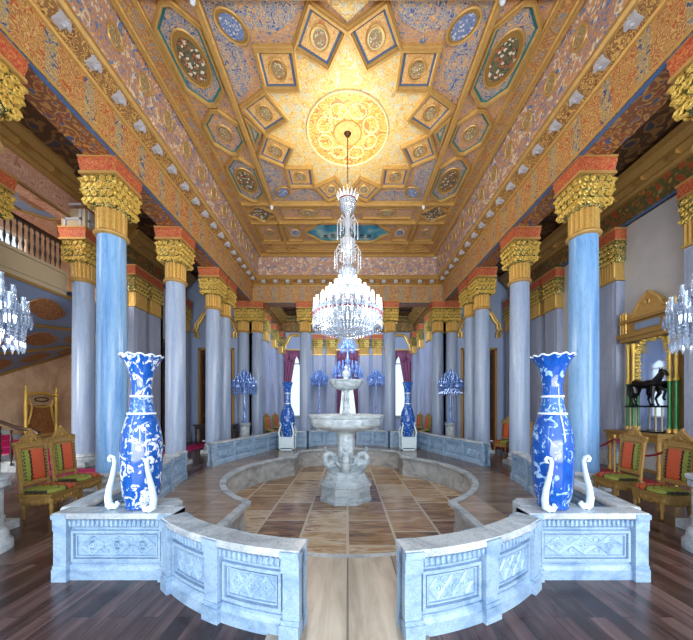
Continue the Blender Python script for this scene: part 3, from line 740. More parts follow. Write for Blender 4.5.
# corner paintings and the beds between them
for sy in (-1, 1):
    for sx in (-1, 1):
        q = [(sx*2.95+.40*cos(a)*(1+.18*cos(4*a)), sy*2.96+.36*sin(a)*(1+.18*cos(4*a))) for a in [2*PI*i/32 for i in range(32)]]
        prismc('corner_painting', q, 'bird_panel', .02, .06); rib(q, .07, .12)
        prismc('bed', rectp(*sorted((sx*.42, sx*2.3)), *sorted((sy*2.62, sy*3.32))), 'ceil', .0, .02)
        rib(rectp(*sorted((sx*.52, sx*2.22)), *sorted((sy*2.70, sy*3.24))), .06, .08)
        medal(sx*1.35, sy*2.97, .24, .14)
        # lattice in the middle of the bed
        coffer([(sx*1.78, sy*3.6), (sx*2.36, sy*3.6), (sx*2.36, sy*4.66), (sx*1.72, sy*4.66)], 'ceil', 'gold_mould', .07, .09); medal(sx*1.98, sy*4.12, .15, .18, 'blue_flowers', 'cream_paint')
        coffer(rectp(*sorted((sx*2.58, sx*3.38)), *sorted((sy*3.58, sy*4.68))), 'ceil', 'gold_mould', .07, .09); medal(sx*2.98, sy*4.12, .13, .17)
        coffer([(sx*.5+p[0]*1, sy*5.1+p[1]) for p in [(-sx*.42, 0), (-sx*.2, .24), (sx*1.4, .24), (sx*1.75, 0), (sx*1.4, -.24), (-sx*.2, -.24)]], 'ceil_orange', 'old_gold', .06, .09)
        coffer([(sx*2.78+p[0], sy*5.1+p[1]) for p in [(-.5, 0), (-.3, .24), (.3, .24), (.5, 0), (.3, -.24), (-.3, -.24)]], 'ceil_orange', 'old_gold', .06, .09)
    coffer([(0, sy*2.58), (.38, sy*2.97), (0, sy*3.36), (-.38, sy*2.97)], 'ceil_orange', 'gold_mould', .07, .09)
    # big painting of ships with a lobed gilt frame
    q = []
    for i in range(48):
        a = 2*PI*i/48; rx = 1.50+.09*cos(6*a); ry = .64+.06*cos(6*a)
        k = sq(a, 2.6); q.append((rx*k*cos(a), sy*4.04+ry*k*sin(a)))
    pt = prismc('ship_painting', q, 'seascape', .02, .06); rib(q, .09, .13)
    for i in range(7):
        x = -.85+i*.28; mb = MB()
        hz = .16+.05*((i*5) % 3)
        y_ = CY+sy*4.12+.17
        mb.box((x, y_+.10, CZ-.064), (.17, .05, .006)); 
        for d in (-.05, 0, .05): mb.box((x+d, y_-hz/2+.08, CZ-.064), (.012, hz, .006)); mb.box((x+d, y_-hz/2+.08, CZ-.064), (.05, .07, .006))
        mb.build('painted_ship', 'ship_paint', pt)

for sx, a in ((-1, 'left'), (1, 'right')):
    for sy, b in ((-1, 'near'), (1, 'far')):
        m_ = MB(); m_.lathe([(.05, 0), (.05, -.05), (.035, -.10), (.02, -.11)], (sx*S, CY+sy*S, CZ-.14), 14)
        tag(m_.build('ceiling_spot', 'porc_white', None, True), f'tiny white spotlight at the {b} {a} corner of the golden star square', 'light', 'white spotlights on the ceiling ribs')
# ------------------------------------------------------------------ balustrade
HB = .62
class Path:
    def __init__(s, pts):
        s.p = [Vector(p) for p in pts]; s.d = [0]
        for a, b in zip(s.p, s.p[1:]): s.d.append(s.d[-1]+(b-a).length)
        s.L = s.d[-1]
    def at(s, u):
        u = max(0, min(s.L, u)); i = 0
        while i < len(s.d)-2 and s.d[i+1] < u: i += 1
        t = (u-s.d[i])/(s.d[i+1]-s.d[i]); p = s.p[i].lerp(s.p[i+1], t)
        def tang(k):
            a = s.p[max(0, k-1)]; b = s.p[min(len(s.p)-1, k+1)]; return (b-a).normalized()
        d = tang(i).lerp(tang(i+1), t).normalized()
        return p, Vector((d.y, -d.x)), d
    def pt(s, u, t, z):
        p, n_, d = s.at(u); return (p.x+n_.x*t, p.y+n_.y*t, z)
    def sub(s, a, b, k=10): return [tuple(s.at(a+(b-a)*i/k)[0]) for i in range(k+1)]
def pbox(mb, P, u0, u1, t0, t1, z0, z1, k=1):
    """a box bent along the path"""
    for i in range(k):
        a = u0+(u1-u0)*i/k; b = u0+(u1-u0)*(i+1)/k
        v = [P.pt(a, t0, z0), P.pt(b, t0, z0), P.pt(b, t1, z0), P.pt(a, t1, z0), P.pt(a, t0, z1), P.pt(b, t0, z1), P.pt(b, t1, z1), P.pt(a, t1, z1)]
        f = [(3, 2, 1, 0), (4, 5, 6, 7), (0, 1, 5, 4), (2, 3, 7, 6)]
        if i == 0: f.append((3, 0, 4, 7))
        if i == k-1: f.append((1, 2, 6, 5))
        mb.add(v, f)
def balustrade(name, label, pts, bays, ends=(1, 1), fine=True):
    P = Path(pts); kt = lambda t: math.copysign(max(abs(t)-.058, .012), t)
    def pt_(u, t, z): return P.pt0(u, kt(t), z)
    P.pt0 = P.pt; P.pt = pt_
    t = thing(name, label, 'balustrade', (pts[0][0], pts[0][1], 0), 0, 'marble parapet around the pool')
    off = Vector((-pts[0][0], -pts[0][1], 0))
    def put(mb, nm, mat, sm=False):
        mb.xf(Matrix.Translation(off)); return mb.build(nm, mat, t, sm)
    K = max(2, len(pts)*2)
    line = P.sub(0, P.L, K)
    def SW(prof): return MB().sweep(line, [(kt(a), b) for a, b in prof])
    put(SW([(-.09, .08), (.09, .08), (.09, .56), (-.09, .56)]), 'wall_slab', 'bal')
    put(SW([(-.13, 0), (.13, 0), (.13, .09), (.115, .12), (.10, .135), (-.10, .135), (-.115, .12), (-.13, .09)]), 'plinth', 'bal')
    put(SW([(-.15, .565), (.15, .565), (.165, .575), (.165, .60), (.15, .62), (-.15, .62), (-.165, .60), (-.165, .575)]), 'coping', 'coping')
    put(SW([(-.115, .48), (.115, .48), (.13, .50), (.12, .555), (.14, .57), (-.14, .57), (-.12, .555), (-.13, .50)]), 'frieze', 'bal')
    m = int(P.L/.042)
    for sd in (-1, 1):
        fl = MB()
        for i in range(m):
            u = (i+.5)*P.L/m
            c0 = P.pt(u-.013, sd*.12, .555); c1 = P.pt(u+.013, sd*.12, .555); c2 = P.pt(u+.011, sd*.12, .498); c3 = P.pt(u, sd*.12, .487); c4_ = P.pt(u-.011, sd*.12, .498)
            e = [P.pt(u-.010, sd*.145, .553), P.pt(u+.010, sd*.145, .553), P.pt(u+.008, sd*.143, .503), P.pt(u, sd*.138, .494), P.pt(u-.008, sd*.143, .503)]
            fl.add([c0, c1, c2, c3, c4_]+e, [(5, 6, 7, 8, 9)]+[(q, (q+1) % 5, 5+(q+1) % 5, 5+q) for q in range(5)])
        put(fl, 'frieze_tongues', 'bal_orn')
    stops = [P.L*i/bays for i in range(bays+1)]
    pw = .058
    for i, u in enumerate(stops):
        if i == 0 and not ends[0] or i == bays and not ends[1]: continue
        u_ = min(max(u, pw), P.L-pw)
        mb = MB(); pbox(mb, P, u_-pw, u_+pw, -.145, .145, .13, .48, 2); pbox(mb, P, u_-pw-.02, u_+pw+.02, -.165, .165, 0, .11, 2); pbox(mb, P, u_-pw-.01, u_+pw+.01, -.155, .155, .11, .14, 2); pbox(mb, P, u_-pw-.01, u_+pw+.01, -.155, .155, .46, .57, 2); pbox(mb, P, u_-pw-.015, u_+pw+.015, -.172, .172, .568, .612, 2)
        put(mb, 'post', 'bal')
    for i in range(bays):
        a = stops[i]+pw+.022; b = stops[i+1]-pw-.022
        if i == 0: a += pw
        if i == bays-1: b -= pw
        for sd in (-1, 1):
            mb = MB()
            def bar(u0, u1, z0, z1, h=.03, k=8):
                q = sorted((sd*.085, sd*(.09+h))); pbox(mb, P, u0, u1, q[0], q[1], z0, z1, k)
            bar(a, b, .425, .450); bar(a, b, .165, .190); bar(a, a+.022, .19, .425, .03, 1); bar(b-.022, b, .19, .425, .03, 1)
            bar(a+.035, b-.035, .400, .410, .018); bar(a+.035, b-.035, .205, .215, .018); bar(a+.035, a+.045, .215, .40, .018, 1); bar(b-.045, b-.035, .215, .40, .018, 1)
            put(mb, 'panel_frame', 'bal')
            if not fine: continue
            # interlaced knot work
            orn = MB(); u0, u1 = a+.06, b-.06; Lb = u1-u0; zc = .307; A = .082; N = 60; per = 3 if Lb > .30 else 2
            for q in (-1, 1):
                for amp, w_ in ((A, .011), (A*.72, .008), (A*.45, .007)):
                    pts_ = []
                    for k in range(N+1):
                        x = k/N; pts_.append(P.pt(u0+Lb*x, sd*.093, zc+q*amp*math.asin(sin(x*per*PI))*2/PI))
                    orn.tube(pts_, w_, 5)
            for k in range(per):
                uc = u0+Lb*(k+.5)/per
                for rr, w_ in ((.034, .007), (.016, .010)):
                    orn.tube([P.pt(uc+rr*cos(2*PI*j/10), sd*.093, zc+rr*sin(2*PI*j/10)) for j in range(10)], w_, 5, True)
                if k:
                    ue = u0+Lb*k/per
                    for q in (-1, 1):
                        orn.tube([P.pt(ue+.028*cos(2*PI*j/10), sd*.093, zc+q*.052+.020*sin(2*PI*j/10)) for j in range(10)], .006, 5, True)
            put(orn, 'carved_knotwork', 'bal_orn')
    return t
names = {(-1, -1): ('near', 'left'), (1, -1): ('near', 'right'), (-1, 1): ('far', 'left'), (1, 1): ('far', 'right')}
arc_fine = [(2.41*sin(a), 2.72+2.41*cos(a)) for a in [math.radians(8.2+(41.5-8.2)*i/14) for i in range(15)]]
for (sx, sy), (nf, lr) in names.items():
    tr = lambda L: [T(p, sx, sy) for p in L]
    balustrade('balustrade', f'curved marble balustrade section {lr} of the {nf} opening with two carved bays', tr(arc_fine), 2, (1, 1), sy < 0)
    balustrade('balustrade', f'straight carved marble box front under the {nf} {lr} blue vase', tr([(1.62, 4.40), (2.15, 4.40), (2.72, 4.40)]), 1, (1, 1), sy < 0)
    balustrade('balustrade', f'long marble side parapet running from the {nf} {lr} vase towards the side gap', tr([(2.71, 4.30), (2.84, 3.7)]+[(p[0]+.04, p[1]) for p in side_path[2:]]), 4, (0, 1), True)
for sx, lr in ((-1, 'left'), (1, 'right')):
    o = MB().prism([(sx*1.70, 2.91), (sx*2.26, 2.91), (sx*2.26, 3.06), (sx*2.12, 3.16), (sx*1.80, 3.16), (sx*1.70, 3.06)], 0, .622).build('vase_block', 'coping')
    tag(o, f'marble block behind the parapet corner that carries the near {lr} blue vase', 'block')

# ------------------------------------------------------------------ fountain
ft = thing('fountain', 'tiered marble fountain with two basins and dolphins in the pool centre', 'fountain', (-.04, CY, -.62))
def octl(mb, prof): return mb.lathe([(r/cos(PI/8), z) for r, z in prof], n=8, ph=PI/8)
octl(MB(), [(.60, 0), (.60, .06), (.565, .10), (.565, .34), (.60, .37), (.60, .40), (.53, .43), (.53, .47), (.50, .50), (.46, .54), (.46, .60), (.44, .64)]).build('pedestal', 'fountain', ft)
MB().lathe([(.40, .64), (.40, .68), (.30, .74), (.20, .80), (.18, .95), (.18, 1.1), (.20, 1.25), (.22, 1.38), (.19, 1.46), (.21, 1.55), (.30, 1.62)], n=28, mod=lambda a, z: 1+.04*cos(8*a)).build('stem', 'fountain', ft, True)
dol = MB()
pts = [(.0, 0, 1.02), (.12, 0, .92), (.24, 0, .80), (.34, 0, .76), (.42, 0, .84), (.44, 0, .96), (.40, 0, 1.06)]
dol.tube([(p[0]+.03, 0, p[2]-.02) for p in pts], [.03, .07, .10, .105, .075, .045, .02], 10)
dol.sphere((.30, 0, .78), .12, 10, 7, (1.25, .95, 1.0)); dol.sphere((.21, 0, .72), .05, 8, 5, (1.6, .8, .7))
for q in (-1, 1):
    dol.tube([(.42, 0, 1.04), (.46, q*.06, 1.10), (.44, q*.13, 1.13)], [.03, .035, .008], 6)
    dol.sphere((.34, q*.085, .83), .02, 6, 4); dol.tube([(.24, q*.08, .78), (.20, q*.16, .82), (.22, q*.20, .88)], [.03, .03, .006], 6)
# a tail coiled outwards
dol.tube([(.36+.10*cos(a), 0, .90+.10*sin(a)) for a in [k*.35 for k in range(18)]], [.072-.0032*k for k in range(18)], 8)
dol.v = [(x*1.1, y*1.25, .64+(z-.64)*1.12) for x, y, z in dol.v]
d0 = dol.build('dolphin', 'fountain', ft, True, loc=(0, 0, .03)); 
for k in range(4):
    if k == 0: d0.rotation_euler = (0, 0, PI/4*.0); continue
    child(d0, ft, (0, 0, .03), k*PI/2)
fig = MB()   # small kneeling figures on the stem
fig.tube([(.16, 0, 1.02), (.17, 0, 1.12), (.155, 0, 1.24), (.15, 0, 1.30)], [.05, .062, .058, .03], 9); fig.sphere((.15, 0, 1.355), .045, 9, 7)
for q in (-1, 1):
    fig.tube([(.15, q*.055, 1.25), (.17, q*.10, 1.33), (.16, q*.09, 1.45)], [.022, .02, .016], 6)
    fig.tube([(.17, q*.03, 1.03), (.24, q*.05, .99), (.20, q*.06, .90)], [.034, .028, .018], 6)
f0 = fig.build('carved_figure', 'fountain', ft, True)
for k in range(1, 4): child(f0, ft, (0, 0, 0), k*PI/2)
f0.rotation_euler = (0, 0, PI/4)
for k, c in enumerate([c for c in ft.children if c.name.startswith('carved_figure')]): c.rotation_euler = (0, 0, PI/4+k*PI/2)
lob = lambda a, z: 1+.035*cos(12*a)*(1 if z > 1.66 else .3)
MB().lathe([(.20, 1.58), (.48, 1.64), (.70, 1.69), (.82, 1.74), (.86, 1.79), (.87, 1.84), (.87, 1.93), (.91, 1.95), (.92, 2.0), (.86, 2.015), (.80, 1.96), (.60, 1.90), (.1, 1.86)], n=72, mod=lambda a, z: 1+.02*cos(12*a)).build('lower_basin', 'fountain', ft, True)
MB().lathe([(.14, 1.88), (.22, 1.90), (.20, 1.96), (.10, 2.02), (.055, 2.12), (.07, 2.25), (.05, 2.38), (.05, 2.52), (.09, 2.60), (.16, 2.66)], n=24).build('upper_stem', 'fountain', ft, True)
put_ = MB()
put_.tube([(.07, 0, 2.10), (.08, 0, 2.18), (.075, 0, 2.28), (.07, 0, 2.33)], [.032, .04, .036, .02], 8); put_.sphere((.075, 0, 2.375), .034, 8, 6)
for q in (-1, 1):
    put_.tube([(.075, q*.035, 2.29), (.095, q*.065, 2.38), (.08, q*.055, 2.5)], [.015, .013, .010], 6); put_.tube([(.08, q*.02, 2.11), (.12, q*.035, 2.05), (.10, q*.035, 1.96)], [.024, .018, .012], 6)
put_.v = [(x*.8, y*.8, z) for x, y, z in put_.v]
p0 = put_.build('upper_figure', 'fountain', ft, True)
for k in range(1, 3): child(p0, ft, (0, 0, 0), k*2*PI/3+.4)
MB().lathe([(.12, 2.60), (.26, 2.64), (.36, 2.70), (.39, 2.76), (.405, 2.80), (.42, 2.82), (.42, 2.84), (.38, 2.845), (.34, 2.80), (.1, 2.74)], n=60, mod=lambda a, z: 1+.03*cos(12*a)).build('upper_basin', 'fountain', ft, True)
MB().lathe([(.10, 2.74), (.11, 2.80), (.06, 2.86), (.05, 2.92), (.09, 2.96), (.10, 3.02), (.05, 3.06), (.03, 3.12), (.045, 3.15), (.02, 3.18), (.002, 3.19)], n=16, mod=lambda a, z: 1+.08*cos(6*a)).build('finial', 'fountain', ft, True)

# ------------------------------------------------------------------ blue and white vases
def make_vase(label, z0, loc):
    t = thing('floor_vase', label, 'vase', loc, 0)
    MB().lathe([(.13, 0), (.135, .03), (.13, .05), (.155, .12), (.168, .25), (.175, .40), (.177, .55), (.172, .66), (.157, .76), (.134, .84), (.118, .89)], n=40).build('body', 'vase' if z0 == 0 else 'vase_dark', t, True)
    nk = MB(); nk.lathe([(.116, .885), (.108, .93), (.100, .98), (.093, 1.03), (.089, 1.08)], n=36); nk.build('neck', 'vase_neck', t, True)
    for z, r in ((.89, .119), (1.055, .094)): MB().lathe([(r-.01, z), (r+.004, z+.003), (r+.004, z+.02), (r-.01, z+.023)], n=32).build('neck_band', 'porc_white', t, True)
    def wavy(a, z): return 1+max(0, (z-1.32))*.28*cos(12*a)
    fl = MB(); pr = [(.089, 1.075), (.084, 1.13), (.085, 1.19), (.096, 1.26), (.114, 1.33), (.142, 1.40), (.176, 1.455), (.168, 1.46), (.134, 1.40), (.10, 1.33), (.075, 1.2)]
    fl.lathe(pr, n=72, mod=wavy, cap=False); fl.build('flared_mouth', 'vase' if z0 == 0 else 'vase_dark', t, True)
    MB().tube([(.175*wavy(2*PI*i/72, 1.46)*cos(2*PI*i/72), .175*wavy(2*PI*i/72, 1.46)*sin(2*PI*i/72), 1.458+.008*cos(12*2*PI*i/72)) for i in range(72)], .008, 6, True).build('scalloped_rim', 'porc_white' if z0 == 0 else 'white_scroll', t, True)
    return t
vl = make_vase('tall blue and white porcelain vase with white floral ground on the near left parapet corner', 0, (-2.01, 2.90, .626))
vr = make_vase('tall deep cobalt blue porcelain vase on the near right parapet corner', 1, (2.0, 2.90, .626))
def bracket_pts(s): 
    P_ = [(k[0]*1.0, k[1]*1.03) for k in [(.20, 0.0), (.225, .03), (.235, .10), (.222, .20), (.195, .30), (.178, .38), (.17, .44), (.182, .475), (.210, .485), (.228, .465), (.222, .440), (.205, .437)]]
    return [(s*p[0], 0, p[1]) for p in P_]
rad = [.030, .036, .035, .030, .025, .022, .021, .020, .019, .018, .016, .012]
for sx, lr, v in ((-1, 'left', vl), (1, 'right', vr)):
    for s, io in ((-1, 'left'), (1, 'right')):
        mb = MB(); mb.tube(bracket_pts(s), rad, 9, flat=.8); mb.tube([(s*.20, 0, .03), (s*.16, 0, .02), (s*.14, 0, .045), (s*.155, 0, .07)], [.03, .028, .02, .012], 8)
        mb.v = [(x, y, max(z, 0)) for x, y, z in mb.v]
        o = mb.build('scroll_bracket', 'white_scroll', None, True, loc=((-1.97 if sx < 0 else 2.0)+(s*.07 if s == sx else -s*.055), 2.82 if s == sx else 2.742, .626))
        tag(o, f'white scroll bracket on the {io} side of the near {lr} blue vase', 'bracket', f'scroll brackets steadying the near {lr} vase')
def far_vase(sx, lr):
    x, y = sx*2.22, CY+3.80
    t = thing('vase_stand', f'white four legged stand holding the far {lr} blue vase', 'stand', (x, y, 0))
    w_ = .27
    MB().box((0, 0, .45), (.50, .50, .05)).box((0, -.235, .25), (.44, .015, .34)).box((0, 0, .02), (.54, .54, .04)).build('stand_body', 'white_scroll', t)
    for a in (-1, 1):
        for b in (-1, 1):
            mb = MB(); mb.box((a*.245, b*.245, .26), (.05, .05, .52)); mb.tube([(a*.245, b*.245, .5), (a*.27, b*.27, .62), (a*.24, b*.24, .76), (a*.20, b*.20, .90), (a*.225, b*.225, 1.0), (a*.26, b*.26, .97)], [.03, .032, .028, .022, .022, .012], 7)
            mb.build('stand_leg', 'white_scroll', t, True)
    v = thing('floor_vase', f'slender dark blue and white vase standing in the far {lr} white stand', 'vase', (x, y, .476))
    MB().lathe([(.15, 0), (.17, .05), (.23, .25), (.265, .50), (.26, .72), (.22, .92), (.15, 1.08), (.115, 1.2)], n=32).build('body', 'vase_dark', v, True)
    MB().lathe([(.115, 1.2), (.11, 1.4), (.115, 1.6)], n=28).build('neck', 'vase_neck', v, True)
    for z in (1.19, 1.58): MB().lathe([(.11, z), (.13, z+.01), (.13, z+.03), (.11, z+.04)], n=28).build('neck_band', 'porc_white', v, True)
    MB().lathe([(.115, 1.6), (.13, 1.75), (.16, 1.9), (.185, 2.0), (.175, 2.005), (.12, 1.8)], n=48, mod=lambda a, z: 1+max(0, z-1.85)*.4*cos(10*a), cap=False).build('flared_mouth', 'vase_dark', v, True)
far_vase(-1, 'left'); far_vase(1, 'right')
# ------------------------------------------------------------------ doors, arches, windows, curtains
def door(n_, label, loc, rz, w_=1.56, h=4.2):
    """leaf in the local plane y=0 facing -y"""
    t = thing('door_%d' % n_, None, None, loc, rz); t['kind'] = 'structure'
    MB().box((0, .03, h/2), (w_-.1, .06, h-.05)).build('door_leaf', 'door_wood', t)
    fr = MB()
    for s in (-1, 1): fr.box((s*(w_/2-.01), 0, h/2), (.10, .20, h))
    fr.box((0, 0, h), (w_+.08, .20, .10)); fr.build('door_frame', 'old_gold', t)
    pn = MB()
    for s in (-1, 1):
        for z0, z1 in ((.25, 1.1), (1.25, 2.6), (2.75, 3.95)):
            x0, x1 = sorted((s*.07, s*(w_/2-.14)))
            pn = MB(); pn.box(((x0+x1)/2, -.01, (z0+z1)/2), (x1-x0, .03, z1-z0)); pn.build('door_panel', 'dark_wood', t)
    MB().box((.06, -.05, 1.35), (.03, .06, .18)).build('door_handle', 'gold', t)
    return t
door(1, '', (-5.98, 13.60, 0), 0); door(2, '', (5.98, 13.60, 0), 0)
door(3, '', (WX+.1, 12.1, 0), -PI/2, .84); door(4, '', (-WX-.1, 12.1, 0), PI/2, .84)
def arch(n_, x, y, hw, zs, par_lift, rz=0, th=.07, posts=1.2):
    """gilt lobed arch moulding standing out from a wall"""
    pts = [(-hw, 0, zs-posts), (-hw, 0, zs-.25), (-hw*1.12, 0, zs-.12), (-hw, 0, zs)]
    for i in range(1, 20):
        a = PI-PI*i/20; k = 1+.06*cos(6*a); pts.append((hw*k*cos(a), 0, zs+hw*par_lift*k*sin(a)))
    pts += [(hw, 0, zs), (hw*1.12, 0, zs-.12), (hw, 0, zs-.25), (hw, 0, zs-posts)]
    mb = MB(); mb.tube(pts, th, 8); mb.tube([(p[0]*1.18, .02, zs+(p[2]-zs)*1.12 if p[2] > zs else p[2]) for p in pts], th*.6, 6)
    o = mb.build('trim_arch_%d' % n_, 'gold', None, True, loc=(x, y, 0)); o.rotation_euler = (0, 0, rz); return struct(o)
for k, s in enumerate((-1, 1)): arch(k+1, s*5.98, 13.47, .80, 5.15, .9, posts=.45)
for k, x in enumerate((-3.32, 0, 3.32)): arch(3+k, x, BY-.08, .74, 5.45, 1.1, posts=.6)
def window(n_, x, y, hw, z0, z1, rz=0):
    t = thing('window_%d' % n_, None, None, (x, y, 0), rz); t['kind'] = 'structure'
    fr = MB()
    for q in (-hw+.04, hw-.04): fr.box((q, 0, (z0+z1)/2), (.08, .08, z1-z0))
    for z in (z0+.04, z1-.5): fr.box((0, 0, z), (2*hw, .08, .07))
    fr.build('window_frame', 'white_trim', t)
    MB().box((0, -.06, z0-.03), (2*hw+.1, .34, .06)).build('window_sill', 'coping', t)
    return t
k = 1
for x in (-3.32, 0, 3.32): window(k, x, BY+.14, .62 if x == 0 else .79, .9, 4.9); k += 1
for sx in (-1, 1):
    for y in (16.25, 18.1): window(k, sx*(BX+.14), y, .44, .9, 4.4, PI/2); k += 1
def curtains(x, y, hw, rz, label, z0=.15, z1=5.0, tie=1.3, c0=.03):
    t = thing('curtain', label, 'curtain', (x, y, 0), rz, 'plum curtains at the far windows')
    for s in (-1, 1):
        mb = MB(); NU, NV = 28, 22; vs_ = []; fs = []
        for j in range(NV+1):
            z = z0+(z1-z0)*j/NV
            if z > tie: q = (z-tie)/(z1-tie); xi = hw*(.80*(1-q)**.9)+c0*q
            else: xi = hw*.80
            wd = hw*1.04
            for i in range(NU+1):
                u = i/NU; xx = xi+(wd-xi)*u
                vs_.append((s*xx, -.10-.045*sin(u*22+z*.5), z))
        for j in range(NV):
            for i in range(NU): a = j*(NU+1)+i; fs.append((a, a+1, a+NU+2, a+NU+1))
        mb.add(vs_, fs); o = mb.build('drape', 'curtain', t, True, fix=False)
        so = o.modifiers.new('s', 'SOLIDIFY'); so.thickness = .02
    mb = MB(); vs_ = []; fs = []
    for i in range(33):
        u = -1+2*i/32; zz = z1-.15-.35*abs(sin(u*PI*1.5))-.1*abs(u)
        vs_ += [(u*hw*1.06, -.16-.03*cos(u*26), z1+.25), (u*hw*1.06, -.19-.03*cos(u*26), zz)]
    for i in range(32): fs.append((2*i, 2*i+1, 2*i+3, 2*i+2))
    mb.add(vs_, fs); o = mb.build('valance', 'curtain', t, True, fix=False); so = o.modifiers.new('s', 'SOLIDIFY'); so.thickness = .02
    MB().box((0, -.15, z1+.27), (hw*2.2, .12, .07)).build('curtain_rail', 'gold', t)
curtains(-3.32, BY, .82, 0, 'plum curtains parted at the far window left of the fountain')
curtains(0, BY, .66, 0, 'plum curtains parted at the central far window behind the fountain')
curtains(3.32, BY, .82, 0, 'plum curtains parted at the far window right of the fountain')

# ------------------------------------------------------------------ staircase hall: gallery, curved flight, steps
g = struct(MB().box((-7.46, 3.1, 4.80), (.16, 9.4, .60)).box((-9.0, 3.1, 5.0), (3.1, 9.4, .18)).build('trim_gallery', 'stone_grey'))
MB().box((-7.37, 3.1, 5.06), (.10, 9.4, .07)).box((-7.37, 3.1, 4.62), (.06, 9.4, .04)).build('gallery_moulding', 'stone_grey', g)
def baluster_mesh(h, r=.022): return MB().lathe([(r, 0), (r, .05), (r*.5, .09), (r*1.35, h*.32), (r*.6, h*.5), (r*.7, h*.55), (r*1.1, h*.78), (r*.5, h*.86), (r, h*.95), (r, h)], n=8)
gr = thing('gallery_railing', 'dark turned baluster railing of the upper gallery at the left', 'railing', (-7.46, 3.1, 5.1))
MB().box((0, 0, .75), (.09, 9.4, .07)).build('handrail', 'dark_wood', gr)
bal_ = baluster_mesh(.72).build('baluster', 'dark_wood', gr, True, loc=(0, 4.6, 0))
for i in range(1, 40): child(bal_, gr, (0, 4.6-i*.125, 0))
# curved underside of the flight
fl = struct(thing('wall_stair_flight', None, None)); NU, NV = 20, 12
def fpt(u, v, dz=0):
    a = Vector((-7.45, 3.0+6.2*u, 4.52)); b = Vector((-10.58, 6.0+5.6*u, 1.2+2.55*u)); p = a.lerp(b, v); p.z += .35*sin(v*PI)*-1*.6+dz
    return tuple(p)
mb = MB(); mb.add([fpt(i/NU, j/NV) for j in range(NV+1) for i in range(NU+1)]+[fpt(i/NU, j/NV, .15) for j in range(NV+1) for i in range(NU+1)],
    [(j*(NU+1)+i, j*(NU+1)+i+1, (j+1)*(NU+1)+i+1, (j+1)*(NU+1)+i) for j in range(NV) for i in range(NU)]+[(273+j*(NU+1)+i, 273+j*(NU+1)+i+1, 273+(j+1)*(NU+1)+i+1, 273+(j+1)*(NU+1)+i) for j in range(NV) for i in range(NU)])
mb.build('flight_soffit', 'slate_blue', fl, True, fix=False)
for v in (.0, .33, .66, 1.0):
    MB().tube([fpt(i/20, v, -.02) for i in range(21)], .055, 6).build('soffit_rib', 'old_gold', fl, True)
for v in (.165, .495, .83):
    for k in range(5):
        uc = .12+.2*k; m_ = MB(); ring = [(uc+.075*cos(a)*(1+.1*cos(4*a)), v+.09*sin(a)) for a in [2*PI*i/20 for i in range(20)]]
        m_.add([fpt(u, vv, -.03) for u, vv in ring]+[fpt(u, vv, -.005) for u, vv in ring], [tuple(range(20)), tuple(range(39, 19, -1))]+[(i, (i+1) % 20, 20+(i+1) % 20, 20+i) for i in range(20)])
        m_.build('soffit_lozenge', 'brown_loz', fl)
mb = MB(); mb.tube([(-8.0, 9.0, 6.0), (-8.2, 9.5, 5.5), (-8.2, 9.6, 4.9), (-7.9, 9.4, 4.3), (-8.2, 9.8, 3.7)], .045, 8)
o = mb.build('stair_handrail', 'dark_wood', None, True); tag(o, 'dark curved handrail end behind the lavender column of the staircase', 'handrail')
st = struct(thing('floor_staircase', None, None, (-7.6, 7.15, 0)))
for i in range(7):
    MB().box((-.19-i*.38, .75, .065+i*.065), (.40, 1.5, .13*(i+1))).build('step', 'coping', st)
    MB().box((-.19-i*.38, .75, .135+i*.13), (.41, .9, .012)).box((.012-i*.38, .75, .065+i*.13), (.012, .9, .14)).build('step_runner', 'carpet', st)
sr = thing('stair_railing', 'dark wooden stair railing descending to a newel at the left', 'railing', (-7.5, 7.1, 0))
MB().tube([(.12, 0, .93), (.02, 0, 1.0), (-.4, 0, 1.08), (-1.2, 0, 1.36), (-2.8, 0, 1.90)], .042, 8).build('handrail', 'dark_wood', sr, True)
MB().lathe([(.06, 0), (.06, .12), (.035, .2), (.055, .45), (.03, .7), (.05, .85), (.06, .95)], n=12).build('newel', 'dark_wood', sr, True)
for i in range(9): baluster_mesh(.86, .026).build('baluster', 'dark_wood', sr, True, loc=(-.27-i*.27, 0, .08+i*.088))
# rugs
tag(MB().box((-6.25, 7.15, .008), (2.1, .75, .016)).build('runner_rug', 'carpet'), 'magenta runner carpet on the floor behind the left gilt chairs', 'rug')
tag(MB().box((-6.0, 11.3, .008), (.9, 3.6, .016)).build('runner_rug', 'carpet'), 'magenta runner carpet along the far left aisle towards the door', 'rug')
tag(MB().box((6.05, 9.0, .008), (.9, 7.6, .016)).build('runner_rug', 'pelmet'), 'dark red runner carpet along the right aisle beside the mirror', 'rug')
